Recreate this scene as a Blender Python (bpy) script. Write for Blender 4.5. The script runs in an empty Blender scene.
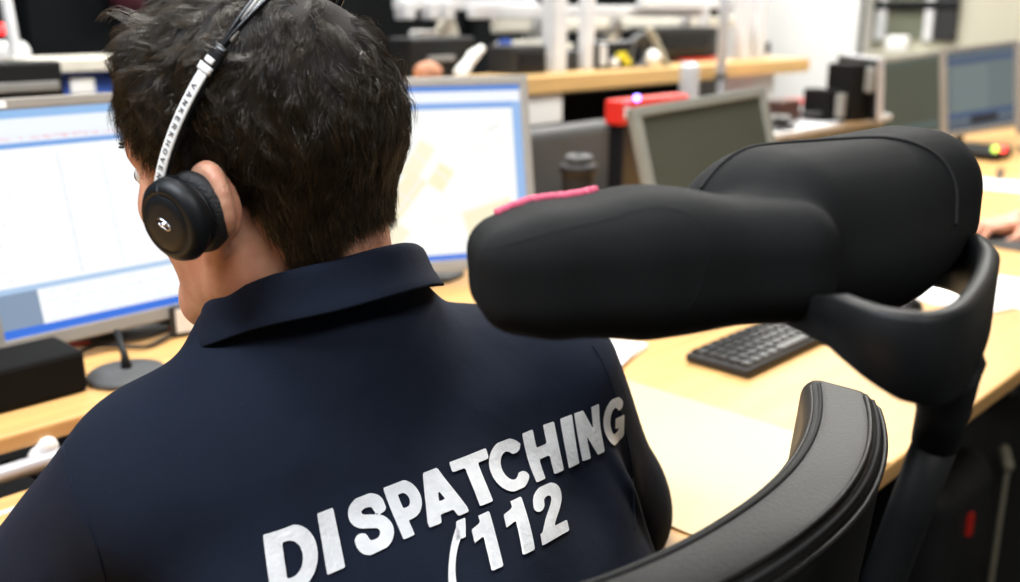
import bpy, bmesh, math, random
import numpy as np
from mathutils import Vector, Matrix
from mathutils.bvhtree import BVHTree
random.seed(7); RNG = np.random.default_rng(7)
SC = bpy.context.scene
COL = SC.collection

# ------------------------------------------------------------------ camera
F = 1000.0; CX = 510.0; CY = 291.0
PITCH = math.radians(15.7); CAMH = 1.26; YAW = math.radians(46)
sp_, cp_ = math.sin(PITCH), math.cos(PITCH)
FWD = np.array((math.sin(YAW)*cp_, math.cos(YAW)*cp_, -sp_))
RGT = np.array((math.cos(YAW), -math.sin(YAW), 0.0))
UPV = np.array((math.sin(YAW)*sp_, math.cos(YAW)*sp_, cp_))
EYE = np.array((0, 0, CAMH))
def at(x, y, d):                       # measured point: photo position and distance -> room coordinates
    return EYE + (FWD + RGT*(x-CX)/F - UPV*(y-CY)/F)*d
def on(x, y, ax, val):
    r = FWD + RGT*(x-CX)/F - UPV*(y-CY)/F
    return EYE + r*((val-EYE[ax])/r[ax])
cam = bpy.data.cameras.new('camera'); camo = bpy.data.objects.new('camera', cam); COL.objects.link(camo)
cam.sensor_width = 36; cam.lens = 36*F/1020; cam.clip_start = .01
camo.matrix_world = Matrix(((RGT[0], UPV[0], -FWD[0], 0), (RGT[1], UPV[1], -FWD[1], 0), (RGT[2], UPV[2], -FWD[2], CAMH), (0, 0, 0, 1)))
cam.dof.use_dof = True; cam.dof.focus_distance = .78; cam.dof.aperture_fstop = 4.0
SC.camera = camo

# ------------------------------------------------------------------ materials
def mat(name, col, rough=.5, metal=0, noise=0, nscale=40, bump=0, bscale=200, emit=None, estr=1, sheen=0, coat=0, spec=.5, sss=0, dark=None, stretch=None):
    m = bpy.data.materials.new(name); m.use_nodes = True
    nt = m.node_tree; b = nt.nodes['Principled BSDF']
    b.inputs['Base Color'].default_value = (*col, 1)
    b.inputs['Roughness'].default_value = rough; b.inputs['Metallic'].default_value = metal
    b.inputs['Specular IOR Level'].default_value = spec
    if sheen: b.inputs['Sheen Weight'].default_value = sheen; b.inputs['Sheen Roughness'].default_value = .5
    if coat: b.inputs['Coat Weight'].default_value = coat
    if sss:
        b.inputs['Subsurface Weight'].default_value = sss; b.inputs['Subsurface Radius'].default_value = (1, .35, .2); b.inputs['Subsurface Scale'].default_value = .006
    tc = nt.nodes.new('ShaderNodeTexCoord'); mp = nt.nodes.new('ShaderNodeMapping')
    nt.links.new(tc.outputs['Object'], mp.inputs['Vector'])
    if stretch: mp.inputs['Scale'].default_value = stretch
    if noise:
        n = nt.nodes.new('ShaderNodeTexNoise'); n.inputs['Scale'].default_value = nscale; n.inputs['Detail'].default_value = 6
        nt.links.new(mp.outputs[0], n.inputs['Vector'])
        r = nt.nodes.new('ShaderNodeValToRGB'); nt.links.new(n.outputs['Fac'], r.inputs['Fac'])
        d = dark or tuple(c*(1-noise) for c in col)
        r.color_ramp.elements[0].position = .35; r.color_ramp.elements[0].color = (*d, 1)
        r.color_ramp.elements[1].position = .65; r.color_ramp.elements[1].color = (*[min(1, c*(1+noise*.4)) for c in col], 1)
        nt.links.new(r.outputs[0], b.inputs['Base Color'])
    if bump:
        n2 = nt.nodes.new('ShaderNodeTexNoise'); n2.inputs['Scale'].default_value = bscale; n2.inputs['Detail'].default_value = 4
        nt.links.new(mp.outputs[0], n2.inputs['Vector'])
        bp = nt.nodes.new('ShaderNodeBump'); bp.inputs['Strength'].default_value = bump; bp.inputs['Distance'].default_value = .002
        nt.links.new(n2.outputs['Fac'], bp.inputs['Height']); nt.links.new(bp.outputs[0], b.inputs['Normal'])
    if emit:
        b.inputs['Emission Color'].default_value = (*emit, 1); b.inputs['Emission Strength'].default_value = estr
    return m
M = {}
M['wood'] = mat('light wood', (.72, .41, .15), .42, noise=.16, nscale=3, stretch=(1, 14, 14), bump=.05)
M['wood2'] = mat('ledge wood', (.62, .40, .16), .5, noise=.15, nscale=3, stretch=(1, 14, 14))
M['wood_edge'] = mat('wood edge', (.60, .36, .15), .5, noise=.2, nscale=6, stretch=(1, 10, 30))
M['pad'] = mat('cream desk mat', (.70, .53, .29), .5, noise=.04, nscale=5)
M['paper'] = mat('white paper', (.85, .85, .83), .8, noise=.05, nscale=30)
M['white'] = mat('white paint', (.80, .80, .78), .6, noise=.04, nscale=2)
M['beige'] = mat('beige paint', (.50, .485, .39), .7, noise=.06, nscale=2)
M['black'] = mat('black plastic', (.007, .008, .009), .5, spec=.3, bump=.1, bscale=400)
M['gloss_black'] = mat('glossy black', (.012, .012, .014), .25, noise=.2, nscale=9)
M['matte'] = mat('matte black', (.006, .006, .006), .8, noise=.1, spec=.15)
M['dark'] = mat('dark grey', (.016, .016, .017), .6, noise=.2, nscale=8)
M['room_dark'] = mat('dark wall', (.006, .007, .008), .85, spec=.1, noise=.4, nscale=3)
M['grey'] = mat('grey plastic', (.22, .22, .21), .5, noise=.06, nscale=20)
M['darkgrey'] = mat('charcoal plastic', (.075, .078, .08), .55, noise=.1, nscale=10)
M['silver'] = mat('silver plastic', (.42, .41, .39), .38, metal=.25, noise=.05, nscale=30)
M['bezel'] = mat('warm grey bezel', (.30, .28, .25), .42, metal=.1, noise=.06, nscale=30)
M['greybezel'] = mat('green grey bezel', (.27, .28, .25), .5, noise=.05, nscale=30)
M['bracketmat'] = mat('bracket plastic', (.006, .007, .008), .5, spec=.25, noise=.1)
M['alu'] = mat('aluminium', (.55, .56, .60), .4, metal=.4, noise=.08, nscale=20)
M['rackpaint'] = mat('pale grey paint', (.62, .63, .65), .5, noise=.06, nscale=20)
M['cream'] = mat('cream plastic', (.74, .71, .62), .55, noise=.08, nscale=20)
M['carpet'] = mat('dark carpet', (.012, .012, .013), .95, noise=.4, nscale=120, bump=.5)
M['ceil'] = mat('ceiling tile', (.6, .6, .58), .8, noise=.1, nscale=60)
M['blue'] = mat('blue fabric', (.03, .09, .42), .7, noise=.15, nscale=40)
M['red'] = mat('red plastic', (.75, .03, .02), .4, noise=.1, nscale=10)
M['brown'] = mat('brown leather', (.06, .02, .012), .5, noise=.2, nscale=30)
M['purple'] = mat('dark red fabric', (.06, .004, .012), .8, noise=.3, nscale=20)
M['yellow'] = mat('yellow print', (.7, .6, .02), .5, noise=.1, nscale=20)
M['tan'] = mat('tan cord', (.35, .32, .24), .6, noise=.1, nscale=60)
M['peach'] = mat('peach skin', (.50, .22, .12), .6, noise=.2, nscale=50)
M['pink'] = mat('pink ribbon', (.62, .09, .17), .7, noise=.15, nscale=200, bump=.2, bscale=600)
M['skin'] = mat('skin', (.66, .35, .23), .48, noise=.2, nscale=38, dark=(.58, .25, .16), bump=.25, bscale=500, sss=.3)
M['ear'] = mat('ear skin', (.66, .30, .21), .5, noise=.1, nscale=60, sss=.3)
M['eye'] = mat('eye white', (.7, .68, .66), .15, noise=.05)
M['iris'] = mat('iris', (.06, .035, .02), .1, noise=.3, nscale=300)
M['lens'] = mat('led blue', (.1, .1, .8), .3, noise=.1, emit=(.25, .2, 1), estr=6)
M['led_red'] = mat('led red', (.8, .05, .05), .3, noise=.1, emit=(1, .03, .03), estr=2.5)
M['led_green'] = mat('led green', (.4, .6, .05), .3, noise=.1, emit=(.5, .8, .1), estr=1.5)
M['vinyl'] = mat('silver vinyl', (.86, .87, .89), .40, metal=.0, noise=.1, nscale=60, bump=.35, bscale=260)
M['navy_seam'] = mat('navy seam', (.016, .022, .040), .9, sheen=.2, noise=.1)
M['hair'] = mat('hair', (.040, .026, .013), .28, spec=.6, noise=.5, nscale=60)
M['scalp'] = mat('hair base', (.010, .007, .005), .8, noise=.3, nscale=120)
M['trousers'] = mat('dark trousers', (.01, .011, .015), .9, noise=.2, nscale=200)
M['headfab'] = mat('black stretch fabric', (.0065, .0075, .0085), .8, noise=.12, nscale=400, bump=.35, bscale=1300, spec=.22)
M['seam'] = mat('black seam', (.006, .006, .007), .8, noise=.1)
M['leather'] = mat('black leather', (.0055, .0053, .005), .5, spec=.3, noise=.25, nscale=90, bump=.22, bscale=420)
M['cupmat'] = mat('soft black plastic', (.007, .009, .011), .46, spec=.3, noise=.1, nscale=60)
M['foam'] = mat('black ear foam', (.010, .010, .011), .6, noise=.3, nscale=300, bump=.6, bscale=500)
M['label'] = mat('label tape', (.85, .85, .84), .45, noise=.03, nscale=80)
M['ink'] = mat('ink', (.10, .10, .11), .6, noise=.1)
M['chrome'] = mat('chrome', (.75, .80, .95), .12, metal=1, noise=.05)
M['greenscreen'] = mat('unlit screen', (.075, .082, .062), .3, noise=.05, nscale=2)
M['window'] = mat('window glass', (.15, .16, .12), .12, noise=.2, nscale=2)
M['fuzz'] = mat('short neck hair', (.05, .03, .02), .5, noise=.2)

def navy():
    m = mat('navy cotton', (.0105, .0155, .031), .9, spec=.18)
    nt = m.node_tree; b = nt.nodes['Principled BSDF']
    tc = nt.nodes.new('ShaderNodeTexCoord')
    n = nt.nodes.new('ShaderNodeTexNoise'); n.inputs['Scale'].default_value = 9; n.inputs['Detail'].default_value = 8
    nt.links.new(tc.outputs['Object'], n.inputs['Vector'])
    r = nt.nodes.new('ShaderNodeValToRGB'); nt.links.new(n.outputs['Fac'], r.inputs['Fac'])
    r.color_ramp.elements[0].position = .3; r.color_ramp.elements[0].color = (.0065, .0105, .022, 1)
    r.color_ramp.elements[1].position = .72; r.color_ramp.elements[1].color = (.0105, .0155, .031, 1)
    v = nt.nodes.new('ShaderNodeTexVoronoi'); v.inputs['Scale'].default_value = 70
    nt.links.new(tc.outputs['Object'], v.inputs['Vector'])
    lt = nt.nodes.new('ShaderNodeMath'); lt.operation = 'LESS_THAN'; lt.inputs[1].default_value = .028
    nt.links.new(v.outputs['Distance'], lt.inputs[0])
    mx = nt.nodes.new('ShaderNodeMix'); mx.data_type = 'RGBA'
    nt.links.new(lt.outputs[0], mx.inputs['Factor']); nt.links.new(r.outputs[0], mx.inputs['A']); mx.inputs['B'].default_value = (.045, .05, .07, 1)
    nt.links.new(mx.outputs['Result'], b.inputs['Base Color'])
    n2 = nt.nodes.new('ShaderNodeTexNoise'); n2.inputs['Scale'].default_value = 900
    n3 = nt.nodes.new('ShaderNodeTexNoise'); n3.inputs['Scale'].default_value = 14; n3.inputs['Detail'].default_value = 3
    for q in (n2, n3): nt.links.new(tc.outputs['Object'], q.inputs['Vector'])
    b1 = nt.nodes.new('ShaderNodeBump'); b1.inputs['Strength'].default_value = .35; b1.inputs['Distance'].default_value = .001
    b2 = nt.nodes.new('ShaderNodeBump'); b2.inputs['Strength'].default_value = .5; b2.inputs['Distance'].default_value = .006
    nt.links.new(n2.outputs['Fac'], b1.inputs['Height']); nt.links.new(n3.outputs['Fac'], b2.inputs['Height'])
    nt.links.new(b2.outputs[0], b1.inputs['Normal']); nt.links.new(b1.outputs[0], b.inputs['Normal'])
    return m
M['navy'] = navy()

# ------------------------------------------------------------------ object helpers
def link(name, me, m=None, parent=None):
    o = bpy.data.objects.new(name, me); COL.objects.link(o)
    if m is not None and me is not None:
        for x in (m if isinstance(m, (list, tuple)) else [m]): me.materials.append(M[x] if isinstance(x, str) else x)
    if parent: o.parent = parent
    return o
def tag(o, label=None, cat=None, group=None, kind=None):
    if label: o['label'] = label
    if cat: o['category'] = cat
    if group: o['group'] = group
    if kind: o['kind'] = kind
    return o
def thing(name, label, cat, group=None, loc=(0, 0, 0), rz=0):
    o = bpy.data.objects.new(name, None); COL.objects.link(o); o.empty_display_size = .05
    o.location = [float(q) for q in loc]; o.rotation_euler = (0, 0, rz)
    return tag(o, label, cat, group)
def done(bm, name, m, parent=None, smooth=False, bevel=0):
    if bevel:
        bmesh.ops.bevel(bm, geom=[e for e in bm.edges if e.calc_face_angle(0) > .6], offset=bevel, segments=2, affect='EDGES', profile=.5, clamp_overlap=True)
    bmesh.ops.recalc_face_normals(bm, faces=bm.faces)
    me = bpy.data.meshes.new(name); bm.to_mesh(me); bm.free()
    if smooth: me.polygons.foreach_set('use_smooth', [True]*len(me.polygons))
    return link(name, me, m, parent)
def box(bm, c, s, R=None):
    r = bmesh.ops.create_cube(bm, size=1)
    T = Matrix.Translation(Vector([float(q) for q in c])) @ (R.to_4x4() if R else Matrix.Identity(4)) @ Matrix.Diagonal((*[float(q) for q in s], 1))
    bmesh.ops.transform(bm, matrix=T, verts=r['verts']); return r['verts']
def tube(bm, pts, r, n=12, caps=True):
    pts = [Vector([float(q) for q in p]) for p in pts]; rr = r if isinstance(r, (list, tuple)) else [r]*len(pts)
    prev = None; nrm = None
    for i, p in enumerate(pts):
        t = (pts[min(i+1, len(pts)-1)]-pts[max(i-1, 0)]).normalized()
        if nrm is None: nrm = t.orthogonal().normalized()
        else: nrm = (nrm - t*nrm.dot(t)).normalized()
        b = t.cross(nrm)
        ring = [bm.verts.new(p+(nrm*math.cos(2*math.pi*k/n)+b*math.sin(2*math.pi*k/n))*rr[i]) for k in range(n)]
        if prev:
            for k in range(n): bm.faces.new((prev[k], prev[(k+1) % n], ring[(k+1) % n], ring[k]))
        elif caps: bm.faces.new(ring[::-1])
        prev = ring
    if caps: bm.faces.new(prev)
def lathe(bm, prof, c=(0, 0, 0), n=32, R=None):
    c = Vector([float(q) for q in c]); prev = None; R = R or Matrix.Identity(3)
    for (r, z) in prof:
        ring = [bm.verts.new(c + R @ Vector((max(r, 1e-4)*math.cos(2*math.pi*k/n), max(r, 1e-4)*math.sin(2*math.pi*k/n), z))) for k in range(n)]
        if prev:
            for k in range(n): bm.faces.new((prev[k], prev[(k+1) % n], ring[(k+1) % n], ring[k]))
        else: bm.faces.new(ring[::-1])
        prev = ring
    bm.faces.new(prev)
def simple(name, m, fn, parent=None, smooth=False, bevel=0):
    bm = bmesh.new(); fn(bm); return done(bm, name, m, parent, smooth, bevel)
def boxo(name, m, c, s, parent=None, bevel=.003, R=None):
    return simple(name, m, lambda bm: box(bm, c, s, R), parent, False, bevel)
def RZ(a): return Matrix.Rotation(a, 3, 'Z')
def smoothpath(pts, n=8):
    pts = [np.array(p, float) for p in pts]; out = []
    for i in range(len(pts)-1):
        p0, p1, p2, p3 = pts[max(i-1, 0)], pts[i], pts[i+1], pts[min(i+2, len(pts)-1)]
        for k in range(n):
            t = k/n; out.append(.5*((2*p1)+(-p0+p2)*t+(2*p0-5*p1+4*p2-p3)*t*t+(-p0+3*p1-3*p2+p3)*t**3))
    out.append(pts[-1]); return out

# ------------------------------------------------------------------ implicit surfaces for soft bodies
def ell(c, r, R=None, infl=0):
    c = np.array(c, float); r = np.array(r, float)+infl; Rn = np.array(R) if R is not None else np.eye(3)
    def f(X, Y, Z):
        P = (X-c[0], Y-c[1], Z-c[2])
        q = [P[0]*Rn[0, i]+P[1]*Rn[1, i]+P[2]*Rn[2, i] for i in range(3)]
        k0 = np.sqrt((q[0]/r[0])**2+(q[1]/r[1])**2+(q[2]/r[2])**2); k1 = np.sqrt((q[0]/r[0]**2)**2+(q[1]/r[1]**2)**2+(q[2]/r[2]**2)**2)+1e-9
        return k0*(k0-1)/k1
    e = np.sqrt(((Rn*r)**2).sum(1)); return f, c-e, c+e
def cap(a, b, ra, rb=None):
    a = np.array(a, float); b = np.array(b, float); rb = ra if rb is None else rb; ab = b-a; L = ab@ab+1e-12
    def f(X, Y, Z):
        t = np.clip(((X-a[0])*ab[0]+(Y-a[1])*ab[1]+(Z-a[2])*ab[2])/L, 0, 1)
        return np.sqrt((X-a[0]-ab[0]*t)**2+(Y-a[1]-ab[1]*t)**2+(Z-a[2]-ab[2]*t)**2)-(ra+(rb-ra)*t)
    m = max(ra, rb); return f, np.minimum(a, b)-m, np.maximum(a, b)+m
def rbox(c, h, rd, R=None):
    c = np.array(c, float); h = np.array(h, float); Rn = np.array(R) if R is not None else np.eye(3)
    def f(X, Y, Z):
        P = (X-c[0], Y-c[1], Z-c[2])
        q = [np.abs(P[0]*Rn[0, i]+P[1]*Rn[1, i]+P[2]*Rn[2, i])-h[i]+rd for i in range(3)]
        return np.sqrt(sum(np.maximum(a, 0)**2 for a in q))+np.minimum(np.maximum(q[0], np.maximum(q[1], q[2])), 0)-rd
    e = np.abs(Rn)@h; return f, c-e, c+e
def half(n, d):                       # keep the side where n.p < d
    n = np.array(n, float); n /= np.linalg.norm(n)
    return lambda X, Y, Z: X*n[0]+Y*n[1]+Z*n[2]-d
class Field:
    def __init__(s, xs, ys, zs):
        s.x, s.y, s.z = [np.asarray(a, np.float64) for a in (xs, ys, zs)]
        s.f = np.full((len(s.x), len(s.y), len(s.z)), .5, np.float32)
    def blk(s, lo, hi, m):
        sl = tuple(slice(max(0, np.searchsorted(a, l-m)-1), min(len(a), np.searchsorted(a, h+m)+1)) for a, l, h in zip((s.x, s.y, s.z), lo, hi))
        return sl, (s.x[sl[0]][:, None, None], s.y[sl[1]][None, :, None], s.z[sl[2]][None, None, :])
    def add(s, p, k=0., sub=False):
        f, lo, hi = p; sl, g = s.blk(lo, hi, .025+k); d = f(*g).astype(np.float32); a = s.f[sl]
        if sub: d = -d; h = np.maximum(k-np.abs(a-d), 0)/max(k, 1e-6); s.f[sl] = np.maximum(a, d)+h*h*k/4
        else: h = np.maximum(k-np.abs(a-d), 0)/max(k, 1e-6); s.f[sl] = np.minimum(a, d)-h*h*k/4
        return s
    def cut(s, fn):
        s.f = np.maximum(s.f, fn(s.x[:, None, None], s.y[None, :, None], s.z[None, None, :]).astype(np.float32)); return s
    def mesh(s, name):
        f = s.f; n = np.array(f.shape); cs = n-1; C = (s.x, s.y, s.z); cross = []; ck = []; cpz = []
        key = lambda c: (c[:, 0]*cs[1]+c[:, 1])*cs[2]+c[:, 2]
        for ax in range(3):
            lo = [slice(None)]*3; hi = [slice(None)]*3; lo[ax] = slice(0, -1); hi[ax] = slice(1, None)
            A, B = f[tuple(lo)], f[tuple(hi)]; idx = np.argwhere((A < 0) != (B < 0)); a = A[tuple(idx.T)]; b = B[tuple(idx.T)]
            t = a/(a-b); P = np.stack([C[q][idx[:, q]] for q in range(3)], 1)
            P[:, ax] += t*(C[ax][idx[:, ax]+1]-C[ax][idx[:, ax]])
            o = [q for q in range(3) if q != ax]
            for da in (0, 1):
                for db in (0, 1):
                    c = idx.copy(); c[:, o[0]] -= da; c[:, o[1]] -= db
                    ok = ((c >= 0) & (c < cs)).all(1); ck.append(key(c[ok])); cpz.append(P[ok])
            cross.append((idx, a < 0, o))
        ck = np.concatenate(ck); cpz = np.concatenate(cpz); uk, inv = np.unique(ck, return_inverse=True); inv = inv.ravel()
        cn = np.bincount(inv); V = np.stack([np.bincount(inv, cpz[:, q])/cn for q in range(3)], 1); Q = []
        for ax, (idx, neg, o) in enumerate(cross):
            ok = (idx[:, o[0]] > 0) & (idx[:, o[1]] > 0) & (idx[:, o[0]] < cs[o[0]]) & (idx[:, o[1]] < cs[o[1]])
            idx = idx[ok]; neg = neg[ok]; q = []
            for da, db in ((0, 0), (1, 0), (1, 1), (0, 1)):
                c = idx.copy(); c[:, o[0]] -= da; c[:, o[1]] -= db; q.append(np.searchsorted(uk, key(c)))
            q = np.stack(q, 1); flip = neg if ax != 1 else ~neg
            q[~flip] = q[~flip][:, ::-1]; Q.append(q)
        return rawmesh(name, V, np.concatenate(Q))
def rawmesh(name, V, Q, smooth=True):
    V = np.asarray(V, np.float32); Q = np.asarray(Q, np.int32); k = Q.shape[1]
    me = bpy.data.meshes.new(name); me.vertices.add(len(V)); me.vertices.foreach_set('co', V.ravel())
    me.loops.add(Q.size); me.loops.foreach_set('vertex_index', Q.ravel())
    me.polygons.add(len(Q)); me.polygons.foreach_set('loop_start', np.arange(0, Q.size, k, dtype=np.int32))
    me.polygons.foreach_set('use_smooth', np.full(len(Q), smooth)); me.update(calc_edges=True); me.validate(); return me
def fromfield(name, P, res, m, parent=None, k=.01, subs=(), cuts=(), ksub=.004):
    lo = np.min([p[1] for p in P], 0)-.012; hi = np.max([p[2] for p in P], 0)+.012
    fd = Field(*[np.arange(lo[i], hi[i]+res, res) for i in range(3)])
    for p in P: fd.add(p, k)
    for p in subs: fd.add(p, ksub, True)
    for c in cuts: fd.cut(c)
    return link(name, fd.mesh(name), m, parent)
def rotm(yaw, pitch=0, roll=0):        # roll about Y, then pitch about X, then yaw about Z
    y, p, r = map(math.radians, (yaw, pitch, roll))
    return np.array(Matrix.Rotation(y, 3, 'Z') @ Matrix.Rotation(p, 3, 'X') @ Matrix.Rotation(r, 3, 'Y'))

# ------------------------------------------------------------------ the dispatcher
HS = 1.02
HO = np.array((.416, .664, 1.147)); HR = rotm(25, -5, -5)
def hw(p): return HO + HR @ (np.array(p, float)*HS)
def hl(Pw): return ((np.asarray(Pw)-HO) @ HR)/HS
def hell(c, r, R=None, infl=0): return ell(hw(c), np.array(r)*HS+infl, HR if R is None else HR @ R)
def hcap(a, b, ra, rb=None): return cap(hw(a), hw(b), ra*HS, (ra if rb is None else rb)*HS)
NECK0 = hw((0, -.030, -.045)); NECK1 = np.array((.455, .650, 1.010))

head = [(hell((0, -.014, .030), (.0745, .093, .086)), .01), (hell((0, .035, -.030), (.060, .056, .080)), .03),
        (hell((0, .050, .035), (.058, .044, .050)), .02)]
for s in (-1, 1):
    head += [(hcap((s*.050, .002, -.072), (s*.014, .066, -.106), .016, .018), .03),
             (hcap((s*.058, .0, -.02), (s*.050, .002, -.072), .016, .016), .025),
             (hell((s*.043, .060, -.020), (.018, .018, .016)), .02),
             (hcap((s*.012, .083, .024), (s*.042, .072, .022), .009, .008), .012),
             (hell((s*.013, .094, -.034), (.008, .010, .007)), .008)]
head += [(hell((0, .070, -.104), (.020, .016, .014)), .02), (hcap((0, .084, .014), (0, .103, -.026), .008, .011), .012),
         (hell((0, .104, -.030), (.0105, .010, .009)), .008),
         (hell((0, .086, -.058), (.025, .010, .0065)), .006), (hell((0, .084, -.069), (.021, .010, .0075)), .006)]
neck = [(cap(NECK0, NECK1, .052, .056), .03), (cap(hw((0, -.05, -.04)), NECK1+np.array((0, -.02, 0)), .036, .046), .03)]
sock = [hell((s*.032, .091, .003), (.014, .010, .008)) for s in (-1, 1)]
mouth = hcap((-.022, .094, -.0635), (.022, .094, -.0635), .0022)
def ear(s):
    out = []; c = np.array((s*.078, -.013, -.011))
    for i in range(15):
        a0 = math.radians(-75+i*19.0); a1 = math.radians(-75+(i+1)*19.0)
        def q(a): return c+np.array((s*(.006+.009*max(0, -math.cos(a))), .0155*math.cos(a), .0265*math.sin(a)))
        out.append((hcap(q(a0), q(a1), .0042), .006))
    out += [(hell(c+np.array((s*.006, -.003, 0)), (.0060, .0150, .025), rotm(s*-24)), .006),
            (hell(c+np.array((s*.002, .006, -.030)), (.007, .008, .009)), .006)]
    return out
SHO = {-1: np.array((.293, .648, .926)), 1: np.array((.666, .588, .930))}
ELB = {-1: np.array((.228, .775, .788)), 1: np.array((.734, .565, .772))}
WRI = {-1: np.array((.430, .920, .792)), 1: np.array((.600, .930, .792))}
HIP = {s: np.array((.455+s*.09, .42, .56)) for s in (-1, 1)}
KNE = {s: np.array((.455+s*.13, .88, .575)) for s in (-1, 1)}
ANK = {s: np.array((.455+s*.12, .90, .11)) for s in (-1, 1)}
def torso(g=0.):
    return [(ell((.458, .668, .865), (.165+g, .082+g, .145+g)), .04), (cap((.345, .645, .935), (.575, .630, .935), .062+g), .06),
            (ell((.455, .53, .70), (.165+g, .125+g, .20+g)), .08), (ell((.455, .43, .58), (.17+g, .135+g, .11+g)), .06),
            (cap((.330, .645, .938), (.44, .650, .975), .036+g, .042+g), .05), (cap((.600, .620, .940), (.470, .645, .978), .036+g, .042+g), .05)]
def arms(g=0., fore=True):
    out = []
    for s in (-1, 1):
        out += [(cap(SHO[s], ELB[s], .052+g, .042+g), .05)]
        if fore: out += [(cap(ELB[s], WRI[s], .040+g, .028+g*.6), .02)]
    return out
def legs(g=0.):
    out = []
    for s in (-1, 1): out += [(cap(HIP[s], KNE[s], .078+g, .056+g), .04), (cap(KNE[s], ANK[s], .054+g, .040+g), .03)]
    return out
def hand(wr, dirv, side, up=np.array((0, 0, 1.)), sc=1.):
    """palm, four bent fingers of unequal length and a thumb leaving the side of the palm"""
    d = np.array(dirv, float); d /= np.linalg.norm(d); l = np.cross(up, d); l /= np.linalg.norm(l); n = np.cross(d, l)
    P = lambda a, b, c: wr+(d*a+l*b*side+n*c)*sc
    R = np.stack([l, d, n], 1); out = [(cap(P(0, 0, 0), P(.02, 0, 0), .026*sc, .024*sc), .015), (rbox(P(.052, 0, .002), np.array((.040, .044, .013))*sc, .012*sc, R), .012)]
    for i, (b, L) in enumerate(((.031, .070), (.0105, .080), (-.0105, .074), (-.031, .058))):
        p = [P(.080, b, .004), P(.092+L*.42, b*1.15, .008), P(.092+L*.70, b*1.2, -.006), P(.090+L*.86, b*1.2, -.020)]
        for a, c, r0, r1 in zip(p[:-1], p[1:], (.0092, .0085, .0078), (.0085, .0078, .0070)): out.append((cap(a, c, r0*sc, r1*sc), .003))
    p = [P(.022, .030, -.004), P(.048, .056, -.010), P(.072, .064, -.016), P(.092, .060, -.020)]
    for a, c, r in zip(p[:-1], p[1:], (.013, .0105, .009)): out.append((cap(a, c, r*sc, r*.88*sc), .006))
    return out
def lin(segs):
    out = [np.array([segs[0][0]])]
    for a, b, r in segs: n = max(1, int(round((b-a)/r))); out.append(np.linspace(a, b, n+1)[1:])
    return np.concatenate(out)
body = Field(lin([(-.02, .18, .008), (.18, .28, .0045), (.28, .56, .0026), (.56, .68, .0045), (.68, .90, .008)]),
             lin([(.20, .50, .01), (.50, .80, .0026), (.80, .96, .008), (.96, 1.19, .0042)]),
             lin([(-.01, .72, .01), (.72, .83, .0042), (.83, .98, .008), (.98, 1.30, .0026)]))
for p, k in torso(-.006)+arms(-.004)+legs(-.004)+neck+head: body.add(p, k)
for p in sock: body.add(p, .008, True)
body.add(mouth, .002, True)
for s in (-1, 1):
    for p, k in ear(s): body.add(p, k)
    for p, k in hand(WRI[s], np.array((.05*-s, 1, -.10)), -s): body.add(p, k)
    a = ANK[s]; body.add(cap(a, a+np.array((0, .02, -.05)), .036, .034), .02); body.add(cap(a+np.array((0, .01, -.07)), a+np.array((s*.01, .16, -.085)), .034, .024), .02)
person = thing('person', 'dark-haired person in navy shirt with white back lettering, seen from behind, wearing a headset', 'person', loc=(0, 0, 0))
link('body', body.mesh('body'), 'skin', person)
for s in (-1, 1):
    e = simple('eye', 'eye', lambda bm: bmesh.ops.create_uvsphere(bm, u_segments=24, v_segments=16, radius=.0115*HS, matrix=Matrix.Translation(Vector(hw((s*.032, .0760, .003))))), person, True)
    simple('iris', 'iris', lambda bm: lathe(bm, [(.0, -.001), (.0055, -.001), (.005, .0008), (.0, .0015)], hw((s*.032, .0870, .002)), 20, Matrix(HR.tolist()) @ Matrix.Rotation(-math.pi/2, 3, 'X')), e, True)

# shirt -------------------------------------------------------------
SR = .0036
sh = Field(lin([(.03, .88, .0042)]), lin([(.26, .95, .0042)]), lin([(.56, 1.10, .0042)]))
sh.add(ell((.458, .665, .865), (.172, .090, .150)), .03)
for p, k in torso(.004)[1:]: sh.add(p, min(k, .04))
sh.add(rbox((.478, .567, .822), (.212, .088, .165), .080, rotm(-2, -32, 0)), .05)      # broad back
sh.add(ell((.450, .647, .995), (.106, .092, .086)), .035)
for s in (-1, 1):
    fold = .012
    sh.add(cap(SHO[s], ELB[s], .064, .056), .05)
    w = ELB[s]+(WRI[s]-ELB[s])*.75; sh.add(cap(ELB[s], w, .056, .044), .03)
xx, yy, zz = sh.x[:, None, None], sh.y[None, :, None], sh.z[None, None, :]
wr = (.0016*np.sin(xx*55+zz*38+1.3*np.sin(zz*21))+.0014*np.sin(zz*62-xx*24+yy*40+1.5*np.sin(xx*17))) * np.clip((1.0-zz)/.25, .15, 1)
wr = wr - .006*np.exp(-(((xx-.664)+(zz-.84)*.35)/.010)**2)*np.clip((.905-zz)/.05, 0, 1)*(yy < .60) + .004*np.exp(-(((xx-.684)+(zz-.84)*.30)/.009)**2)*np.clip((.90-zz)/.05, 0, 1)*(yy < .60)
sh.f = sh.f + wr.astype(np.float32)
sh.cut(half((0, 0, -1), -.585))
shirt = link('shirt', sh.mesh('shirt'), 'navy', person)
def bvh_of(o):
    me = o.data; return BVHTree.FromPolygons([v.co.copy() for v in me.vertices], [tuple(p.vertices) for p in me.polygons])
SB = bvh_of(shirt)
tr = Field(lin([(.20, .72, .01)]), lin([(.22, 1.0, .01)]), lin([(.06, .72, .01)]))
for p, k in torso(.002)[3:4]+legs(.006): tr.add(p, k)
tr.cut(half((0, 0, -1), -.12)); tr.cut(half((0, 0, 1), .63))
link('trousers', tr.mesh('trousers'), 'trousers', person)
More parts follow.
